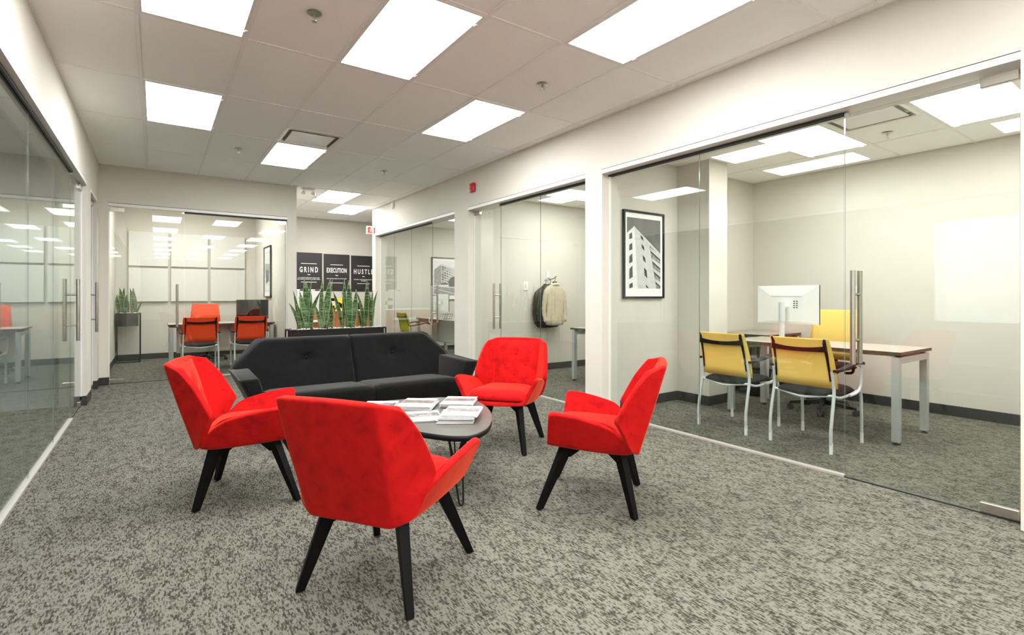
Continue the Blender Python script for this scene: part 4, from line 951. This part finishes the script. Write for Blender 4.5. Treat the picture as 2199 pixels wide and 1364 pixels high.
# ---------------------------------------------------------------- desks, monitors, bin
def desk(label, x, y, deg, ln, dp, mod, group, name='desk', modesty=True):
    """Front edge along +Y at x = 0, depth towards +X; origin at the front corner."""
    t = thing(name, label, 'desk', (x, y, 0), math.radians(deg), group)
    tp = MB(); tp.box(-0.01, dp + 0.01, -0.012, ln + 0.012, 0.727, 0.753)
    ob('top', tp, M['desk'], t)
    e = MB(); e.box(-0.0125, -0.0095, -0.0145, ln + 0.0145, 0.727, 0.7525).box(dp + 0.0095, dp + 0.0125, -0.0145, ln + 0.0145, 0.727, 0.7525).box(-0.0125, dp + 0.0125, -0.0145, -0.0115, 0.727, 0.7525).box(-0.0125, dp + 0.0125, ln + 0.0115, ln + 0.0145, 0.727, 0.7525)
    ob('edge_band', e, M['desk_edge'], t, label='walnut edge band')
    for yy in (0.0, ln - 0.055):
        for xx in (0.0, dp - 0.055):
            lg = ob('leg', MB().box(xx, xx + 0.055, yy, yy + 0.055, 0.022, 0.71, 0.002, 1), M['silver'], t)
            ob('foot', MB().tube([(xx + 0.0275, yy + 0.0275, 0.0), (xx + 0.0275, yy + 0.0275, 0.008)], 0.026, 12).tube([(xx + 0.0275, yy + 0.0275, 0.008), (xx + 0.0275, yy + 0.0275, 0.024)], 0.008, 8), M['rubber'], lg, smooth=40)
        ob('end_rail', MB().box(0.055, dp - 0.055, yy, yy + 0.055, 0.655, 0.71), M['silver'], t)
        for xx in (0.04, dp - 0.10): ob('spacer', MB().box(xx, xx + 0.06, yy + 0.015, yy + 0.04, 0.71, 0.727), M['black'], t)
    ob('beam', MB().box(dp / 2 - 0.03, dp / 2 + 0.03, 0.055, ln - 0.055, 0.685, 0.72), M['silver'], t)
    if modesty:
        ob('modesty_panel', MB().box(dp * 0.42, dp * 0.42 + 0.014, 0.10, ln - 0.10, 0.27, 0.685, 0.006), M[mod], t)
    return t
desk('walnut edged desk with silver legs behind the two yellow guest chairs', 4.886, 1.612, 0, 1.52, 0.68, 'modesty', 'office desks', modesty=False)
desk('walnut edged return desk against the partition of the first office', 5.76, 3.795, -90, 0.76, 0.60, 'modesty', 'office desks', 'return_desk', False)
desk('desk end with a silver leg in the second office, under the jackets', 4.862, 4.05, 0, 1.52, 0.68, 'modesty', 'office desks', modesty=False)
desk('desk with grey green modesty panel in the third office', 4.42, 8.15, 0, 1.78, 0.68, 'modesty_g', 'office desks')
desk('walnut edged meeting office desk behind the orange guest chairs', 1.665, 9.74, 90, 1.50, 0.68, 'modesty', 'office desks')
def monitor(label, x, y, z, deg, w, h, z0, back, front, rear_view):
    """Screen faces +X; the stand is behind it."""
    t = thing('monitor', label, 'monitor', (x, y, z), math.radians(deg), 'desk monitors')
    ob('screen', MB().box(0.016, 0.020, -w / 2 + 0.006, w / 2 - 0.006, z0 + 0.006, z0 + h - 0.006), M['gloss'], t)
    ob('bezel', MB().box(-0.004, 0.016, -w / 2, w / 2, z0, z0 + h, 0.003), M[front], t)
    ob('back_shell', MB().hexa([(-0.004, -w / 2, z0), (-0.004, w / 2, z0), (-0.004, w / 2, z0 + h), (-0.004, -w / 2, z0 + h)],
       [(-0.018, -w * 0.27, z0 + h * 0.06), (-0.018, w * 0.27, z0 + h * 0.06), (-0.018, w * 0.27, z0 + h * 0.74), (-0.018, -w * 0.27, z0 + h * 0.74)]), M[back], t)
    ob('vent_slot', MB().box(-0.0195, -0.0175, -w * 0.25, w * 0.25, z0 + h * 0.705, z0 + h * 0.713), M['g5'], t)
    pm = MB()
    for k in range(4):
        for q in range(2): pm.box(-0.0198, -0.0178, -w * 0.14 - q * 0.028, -w * 0.14 - q * 0.028 + 0.016, z0 + h * 0.41 + k * 0.021, z0 + h * 0.41 + k * 0.021 + 0.009)
    ob('ports', pm, M['black'], t)['kind'] = 'stuff'
    ob('hinge', MB().tube([(-0.018, 0, z0 + h * 0.46), (-0.085, 0, z0 + h * 0.46)], 0.028, 14), M[back], t, smooth=40)
    ob('stand_column', MB().tube([(-0.095, 0, 0.012), (-0.095, 0, 0.20)], 0.026, 16).tube([(-0.095, 0, 0.20), (-0.095, 0, z0 + h * 0.56)], 0.031, 16), M['grey_tube' if back == 'white' else 'black'], t, smooth=40)
    ob('stand_base', MB().lathe([(0.0, 0.0), (0.115, 0.0), (0.115, 0.008), (0.03, 0.014), (0.0, 0.014)], 24, (-0.075, 0, 0)), M['grey_tube' if back == 'white' else 'black'], t, smooth=40)
    return t
monitor('white backed monitor on the first office desk, seen from behind', 5.22, 2.68, 0.753, -3, 0.635, 0.385, 0.175, 'white', 'black', True)
monitor('black monitor with dark glossy screen on the meeting office desk', 1.405, 10.24, 0.753, -90, 0.51, 0.345, 0.04, 'black', 'black', False)
monitor('white backed monitor on the third office desk below the framed print', 4.78, 9.58, 0.753, 12, 0.56, 0.36, 0.13, 'white', 'black', True)
t = thing('notebook', 'small white notebook lying on the first office desk by the monitor', 'notebook', (5.02, 2.50, 0.753), 0.1)
ob('pages', MB().box(-0.05, 0.05, -0.09, 0.09, 0, 0.012), M['paper'], t); ob('cover', MB().box(-0.052, 0.052, -0.092, 0.092, 0.012, 0.015), M['paper'], t)
t = thing('waste_bin', 'black waste bin under the return desk of the first office', 'bin', (5.98, 3.42, 0))
ob('body', MB().lathe([(0.11, 0.0), (0.145, 0.30), (0.150, 0.30), (0.150, 0.31), (0.140, 0.31), (0.106, 0.01), (0.0, 0.01)], 24), M['black'], t, smooth=40)
ob('rim', MB().lathe([(0.140, 0.300), (0.155, 0.300), (0.155, 0.315), (0.140, 0.315), (0.140, 0.300)], 24), M['rubber'], t, smooth=40)
t = thing('desk_organizer', 'dark wire letter rack on the third office desk by the monitor', 'organizer', (4.52, 8.98, 0.753), 0.1)
wr = MB()
for k in range(4):
    a = k * 0.05; wr.tube([(a, -0.09, 0.004), (a + 0.04, -0.09, 0.10), (a + 0.04, 0.09, 0.10), (a, 0.09, 0.004)], 0.004, 6)
ob('wires', wr, M['brown_black'], t); ob('tray', MB().box(-0.02, 0.2, -0.09, 0.09, 0.0, 0.005), M['brown_black'], t)
t = thing('cable', 'white cable hanging from the third office desk edge', 'cable', (4.40, 9.20, 0.755))
ob('wire', MB().tube(bez([(0.10, 0.05, 0.003), (0.0, 0.06, 0.002), (-0.035, 0.02, -0.04), (-0.035, -0.12, -0.10), (-0.035, -0.28, -0.08), (0.0, -0.33, 0.002), (0.08, -0.34, 0.003)], 6), 0.005, 6), M['white'], t, smooth=180)
ob('plug', MB().box(0.07, 0.10, 0.04, 0.06, 0, 0.012), M['white'], t)

# ---------------------------------------------------------------- framed prints
def framed(label, loc, rz, w, h, prints, fw=0.022, mat_w=(0.035, 0.055, 0.085)):
    """Stands up facing -Y; origin at the lower left corner of the frame."""
    t = thing('framed_print', label, 'picture', loc, rz, 'framed black and white prints')
    f = MB(); f.box(0, w, -0.028, 0, 0, fw).box(0, w, -0.028, 0, h - fw, h).box(0, fw, -0.028, 0, fw, h - fw).box(w - fw, w, -0.028, 0, fw, h - fw)
    ob('frame', f, M['black'], t)
    ob('mount', MB().box(fw, w - fw, -0.014, -0.004, fw, h - fw), M['mount'], t)
    ml, mt, mb = mat_w; x0, x1, z0, z1 = fw + ml, w - fw - ml, fw + mb, h - fw - mt
    m = MB(); mats = ['g1', 'g2', 'g3', 'g4', 'g5']
    for k, (mi, pts) in enumerate(prints):
        m.mi = mi; y = -0.0145 - k * 0.00002
        m.poly([(x0 + (x1 - x0) * u, y, z0 + (z1 - z0) * v) for u, v in pts])
    me = m.bm; p = bpy.data.meshes.new('print'); me.to_mesh(p); me.free()
    for k in mats: p.materials.append(M[k])
    ob('print', p, None, t)
    return t
A = [(0, [(0, 0), (1, 0), (1, 1), (0, 1)]), (1, [(0, 0), (0.31, 0), (0.22, 0.885), (0, 0.775)]), (2, [(0.31, 0), (0.87, 0), (0.66, 0.63), (1.0, 0.475), (1.0, 0.53), (0.22, 0.885)]),
     (4, [(0.87, 0), (1, 0), (1, 0.475), (0.66, 0.63)]), (3, [(0.22, 0.885), (1.0, 0.535), (1.0, 0.522), (0.24, 0.868)])]
for k, (v0, v1, d) in enumerate(((0.69, 0.76, 0.03), (0.53, 0.61, 0.035), (0.35, 0.45, 0.045), (0.13, 0.27, 0.055), (0.0, 0.055, 0.03))):
    A.append((3, [(0.065, v0), (0.155 + k * 0.004, v0 + d * 0.6), (0.145 + k * 0.004, v1 + d), (0.07, v1 + 0.003)]))
for k, (u, v0, v1) in enumerate(((0.39, 0.70, 0.77), (0.42, 0.56, 0.64), (0.455, 0.39, 0.48), (0.50, 0.17, 0.30), (0.545, 0.0, 0.06))):
    A.append((3, [(u + 0.015, v0 + 0.02), (u + 0.095, v0 - (0.02 if v0 else 0)), (u + 0.075, v1 - 0.035), (u, v1)]))
for k, v in enumerate((0.52, 0.37, 0.22, 0.07)):
    u = 0.70 + k * 0.05
    A.append((2, [(u, v + 0.03), (1, v - 0.09 + k * 0.02), (1, v - 0.03 + k * 0.02), (u - 0.02, v + 0.075)])); A.append((3, [(u, v + 0.03), (1, v - 0.09 + k * 0.02), (1, v - 0.115 + k * 0.02), (u, v + 0.005)]))
framed('black framed print of a white tower block on the first office wall', (4.04, P1 - 0.002, 1.180), 0, 0.655, 0.948, A)
Bp = [(2, [(0, 0), (1, 0), (1, 1), (0, 1)]), (1, [(0, 0.72), (1, 0.78), (1, 1), (0, 1)]), (4, [(0.02, 0.30), (0.30, 0.30), (0.30, 0.90), (0.02, 0.74)]), (2, [(0.30, 0.30), (1.0, 0.30), (1.0, 0.75), (0.30, 0.92)]), (4, [(0, 0.0), (1, 0.0), (1, 0.20), (0, 0.26)]), (1, [(0, 0.20), (1, 0.01), (1, 0.03), (0, 0.215)])]
for r in range(7):
    for c in range(7):
        u = 0.33 + c * 0.092; v = 0.37 + r * 0.072; sl = -0.028 * c
        if v + 0.05 + sl < 0.92: Bp.append((3 if (r * 3 + c) % 4 else 4, [(u, v + sl * 0.6), (u + 0.07, v + sl * 0.6 - 0.015), (u + 0.07, v + 0.042 + sl), (u, v + 0.05 + sl)]))
Bp += [(3, [(0.28, 0.30), (0.30, 0.36), (0.55, 0.36), (0.58, 0.28), (0.30, 0.28)]), (3, [(0.62, 0.26), (0.58, 0.40), (0.68, 0.52), (0.82, 0.56), (0.96, 0.50), (1.0, 0.40), (0.98, 0.25)]), (1, [(0.2, 0.265), (0.6, 0.255), (0.58, 0.31), (0.25, 0.31)])]
framed('black framed print of an office block with a tree in the third office', (4.905, P3 - 0.002, 1.108), 0, 0.72, 0.945, Bp)
Cp = [(2, [(0, 0), (1, 0), (1, 1), (0, 1)]), (4, [(0, 0.35), (1, 0.45), (1, 0.65), (0, 0.7)]), (3, [(0.2, 0.2), (0.8, 0.25), (0.8, 0.5), (0.2, 0.55)]), (1, [(0.1, 0.02), (0.9, 0.02), (0.9, 0.14), (0.1, 0.18)])]
framed('narrow looking framed print on the meeting office side wall', (1.706, 10.85, 1.178), -PI / 2, 0.68, 0.95, Cp)

# ---------------------------------------------------------------- acoustic panels, posters, switch
names = [('upper left', 0, 0), ('upper middle', 1, 0), ('upper right', 2, 0), ('lower left', 0, 1), ('lower middle', 1, 1), ('lower right', 2, 1)]
for nm, c, r in names:
    x0, x1 = [(-0.427, 0.185), (0.232, 0.846), (0.893, 1.509)][c]; z0, z1 = [(1.775, 2.420), (1.098, 1.738)][r]
    t = thing('acoustic_panel', 'pale felt wall panel, %s of six in the meeting office' % nm, 'wall panel', (x0, 12.098, z0), group='six felt wall panels')
    ob('felt', MB().box(0, x1 - x0, -0.055, -0.008, 0, z1 - z0, 0.004), M['acoustic'], t)
    ob('backing', MB().box(0.03, x1 - x0 - 0.03, -0.008, 0.0, 0.03, z1 - z0 - 0.03), M['base'], t)
def poster(x0, w, z0, h, word, ww, lines, label, lw, wh, sp_):
    t = thing('poster', label, 'poster', (x0 + w / 2, YH - 0.002, z0), group='black motivational posters')
    ob('sheet', MB().box(-w / 2, w / 2, -0.006, 0, 0, h), M['poster'], t)
    def put(name, me, z):
        o = ob(name, me, M['ink'], t); o.location = (0, -0.0075, z); return o
    put('lettering', text_mesh(word, ww, wh, 0.030, sp_), h - 0.322 - wh)
    for i, (ln, wd) in enumerate(lines): put('lettering', text_mesh(ln, wd, 0.022, 0.02), h - 0.585 - i * 0.033)
    r = MB(); r.box(-lw / 2, lw / 2, -0.001, 0.001, h - 0.255, h - 0.241).box(-0.03, 0.03, -0.001, 0.001, h - 0.508, h - 0.492).box(-lw / 2, lw / 2, -0.001, 0.001, h - 0.678, h - 0.666)
    put('rules', r, 0)
poster(2.555, 0.585, 1.33, 0.862, 'GRIND', 0.40, [('TO ACHIEVE SOMETHING WORK HARD', 0.47), ('AND WORK IN ORDER TO ACHIEVE A GOAL', 0.50)], 'black poster reading GRIND on the hall wall', 0.34, 0.128, 1.55)
poster(3.172, 0.60, 1.315, 0.868, 'EXECUTION', 0.46, [('STOP TALKING AND PUT IN THE WORK', 0.46)], 'black poster reading EXECUTION on the hall wall', 0.29, 0.113, 1.12)
poster(3.806, 0.60, 1.305, 0.868, 'HUSTLE', 0.47, [('THE ONLY CONTROLLABLE PILLAR OF', 0.47), ('SUCCESS', 0.12)], 'black poster reading HUSTLE, cut by the wall corner', 0.31, 0.120, 1.5)
t = thing('light_switch', 'white double light switch plate beside the hanging jackets', 'light switch', (4.79, P2 - 0.002, 1.365))
ob('plate', MB().box(-0.045, 0.045, -0.008, 0, -0.07, 0.07, 0.003), M['white'], t); ob('toggle', MB().box(-0.016, 0.016, -0.014, -0.007, -0.033, 0.033, 0.003), M['paper'], t)
t = thing('light_switch', 'small white switch plate on the rear wall behind the monitor', 'light switch', (XB - 0.002, 2.55, 1.26), -PI / 2)
ob('plate', MB().box(-0.04, 0.04, -0.008, 0, -0.06, 0.06, 0.003), M['white'], t); ob('toggle', MB().box(-0.014, 0.014, -0.014, -0.007, -0.03, 0.03, 0.003), M['paper'], t)

# ---------------------------------------------------------------- jackets on a wall hook
hx, hz = 5.235, 1.505
t = thing('coat_hook', 'white wall hook with dark prong holding the jackets', 'hook', (hx, P2 - 0.002, hz))
ob('plate', MB().box(-0.03, 0.03, -0.012, 0, -0.03, 0.10, 0.004), M['white'], t)
ob('prong', MB().tube(bez([(0, -0.01, 0.0), (0.0, -0.08, -0.03), (0.01, -0.16, -0.015), (0.03, -0.20, 0.02)], 5), 0.006, 8), M['black'], t, smooth=180)
def jacket(label, x, y, z, rz, sc, mat, seed):
    """Hangs from z = 0 (collar top); the back faces -Y."""
    t = thing('jacket', label, 'jacket', (x, y, z), rz, 'jackets on the wall hook'); rr = random.Random(seed)
    rings = []
    for zz, hw, dp, xo in ((-0.735, 0.212, 0.085, 0.0), (-0.66, 0.204, 0.085, 0.0), (-0.50, 0.186, 0.078, 0.0), (-0.36, 0.178, 0.075, 0.0), (-0.24, 0.196, 0.080, 0.0), (-0.14, 0.212, 0.076, 0.0), (-0.085, 0.205, 0.062, 0.0), (-0.05, 0.160, 0.05, 0.0), (-0.02, 0.095, 0.042, 0.0), (0.0, 0.062, 0.038, 0.0)):
        r = []
        for k in range(32):
            a = 2 * PI * k / 32; cc, ss = math.cos(a), math.sin(a)
            fold = 1 + 0.05 * math.sin(a * 7 + zz * 6 + seed) * min(1, max(0, -zz - 0.2) * 2) + 0.02 * rr.uniform(-1, 1)
            r.append((sc * (xo + hw * abs(cc) ** 0.75 * (1 if cc > 0 else -1)), dp * 0.52 * abs(ss) ** 0.8 * (1 if ss > 0 else -1) * fold, zz * sc))
        rings.append(r)
    ob('body', MB().loft(rings), mat, t, smooth=180, sub=1)
    for s in (-1, 1):
        pts = bez([(s * 0.150 * sc, 0, -0.105 * sc), (s * 0.200 * sc, 0.0, -0.165 * sc), (s * 0.226 * sc, 0.01, -0.34 * sc), (s * 0.240 * sc, 0.0, -0.50 * sc), (s * 0.218 * sc, -0.03, -0.66 * sc)], 5)
        n = len(pts); ob('sleeve', MB().tube(pts, [(0.046 + 0.013 * math.sin(min(1, 3 * i / n) * PI / 2) - 0.026 * i / n + 0.003 * math.sin(i * 2.1)) * sc for i in range(n)], 14, sx=1.0), mat, t, smooth=180).scale = (1, 0.62, 1)
    c = MB(); ring0, ring1 = [], []
    for k in range(20):
        a = 2 * PI * k / 20; ring0.append((0.104 * sc * math.cos(a), 0.034 * math.sin(a) - 0.002, -0.040 * sc - 0.012 * math.cos(2 * a))); ring1.append((0.066 * sc * math.cos(a), 0.026 * math.sin(a), 0.004 - 0.006 * math.cos(2 * a)))
    ob('collar', c.loft([ring0, ring1], cap=False), mat, t, smooth=180, solid=0.008, offs=0)
    for xx in (-0.125, 0.125): ob('vent', MB().tube([(xx * sc, -0.046, -0.735 * sc), (xx * sc * 0.96, -0.042, -0.55 * sc)], 0.0014, 6), M['rubber'], t)
    hg = ob('hanger', MB().tube(bez([(0, 0, 0.0), (0, 0, 0.05), (0.018, 0, 0.075), (0.0, 0, 0.095), (-0.018, 0, 0.08)], 5), 0.004, 6).box(-0.035, 0.035, -0.02, 0.02, -0.02, 0.030, 0.008), M['black'], t)
    return t
jacket('tan jacket hanging in front of two darker ones', 5.175, 6.335, 1.405, 0.03, 0.92, M['tan'], 1)
jacket('navy jacket hanging between the tan and the maroon one', 5.165, 6.440, 1.37, 0.06, 0.92, M['navy'], 2)
jacket('maroon jacket hanging behind the others, mostly hidden at their left', 5.150, 6.540, 1.37, 0.04, 0.93, M['maroon'], 3)

# ---------------------------------------------------------------- hall behind the planter
t = thing('reception_counter', 'orange wood reception counter with white top behind the snake plants', 'counter', (1.95, 11.28, 0))
for k in range(5):
    if k == 1 : continue
    ob('front_panel', MB().box(k * 0.56 + 0.003, k * 0.56 + 0.557, 0.0, 0.02, 0.06, 0.88), M['orange_wood'], t)
ob('front_panel', MB().box(0.563, 1.117, 0.0, 0.02, 0.06, 0.64).box(0.563, 1.117, 0.0, 0.02, 0.72, 0.88), M['orange_wood'], t)
ob('shelf', MB().box(0.56, 1.12, -0.06, 0.02, 0.655, 0.70), M['white'], t)
ob('carcass', MB().box(0.003, 2.797, 0.02, 0.50, 0.06, 0.88), M['orange_wood'], t)
ob('plinth', MB().box(0.02, 2.78, 0.04, 0.48, 0.0, 0.06), M['base'], t)
ob('top', MB().box(-0.01, 2.81, -0.02, 0.52, 0.88, 0.905), M['white'], t)
t = thing('flip_chart', 'white flip chart pad with a black clip behind the left snake plant', 'flip chart', (2.78, 12.02, 0))
ob('pad', MB().box(-0.26, 0.26, -0.02, 0.0, 0.70, 1.345), M['paper'], t)
ob('header_bar', MB().box(-0.27, 0.27, -0.026, 0.004, 1.335, 1.352), M['white'], t)
for xx in (-0.20, 0.12): ob('clip', MB().box(xx, xx + 0.10, -0.034, 0.006, 1.322, 1.348, 0.006), M['black'], t)
for a, b in ((-0.25, -0.30), (0.25, 0.30)): ob('leg', MB().tube([(a, 0.01, 1.33), (b, 0.0, 0.0)], 0.011, 8), M['grey_tube'], t)
ob('leg', MB().tube([(0, 0.01, 1.33), (0, 0.26, 0.0)], 0.011, 8), M['grey_tube'], t)
t = thing('carton', 'yellow black and white carton on the reception counter', 'box', (3.045, 11.36, 0.905))
ob('body', MB().box(0, 0.27, 0, 0.18, 0, 0.25), M['yellow_card'], t)
pm = MB(); pm.poly([(0.0, -0.001, 0.0), (0.11, -0.001, 0.0), (0.10, -0.001, 0.09), (0.0, -0.001, 0.09)]); pm.poly([(0.0, -0.001, 0.19), (0.12, -0.001, 0.19), (0.12, -0.001, 0.25), (0.0, -0.001, 0.25)])
pm.poly([(0.13, -0.001, 0.10), (0.17, -0.001, 0.09), (0.27, -0.001, 0.02), (0.27, -0.001, 0.12), (0.14, -0.001, 0.20)])
ob('print_patch', pm, M['black'], t); ob('label_patch', MB().poly([(0.0, -0.0012, 0.09), (0.10, -0.0012, 0.10), (0.135, -0.0012, 0.18), (0.0, -0.0012, 0.185)]), M['paper'], t)
t = thing('desk_phone', 'black desk telephone on the reception counter near the wall corner', 'telephone', (3.68, 11.36, 0.905))
ob('body', MB().hexa([(-0.10, 0, 0), (0.10, 0, 0), (0.10, 0.18, 0), (-0.10, 0.18, 0)], [(-0.10, 0.02, 0.04), (0.10, 0.02, 0.04), (0.10, 0.17, 0.15), (-0.10, 0.17, 0.15)], 0.006), M['black'], t)
ob('handset', MB().tube(bez([(-0.075, 0.03, 0.065), (-0.075, 0.06, 0.10), (-0.075, 0.13, 0.15), (-0.075, 0.16, 0.16)], 4), 0.018, 8), M['black'], t, smooth=40)
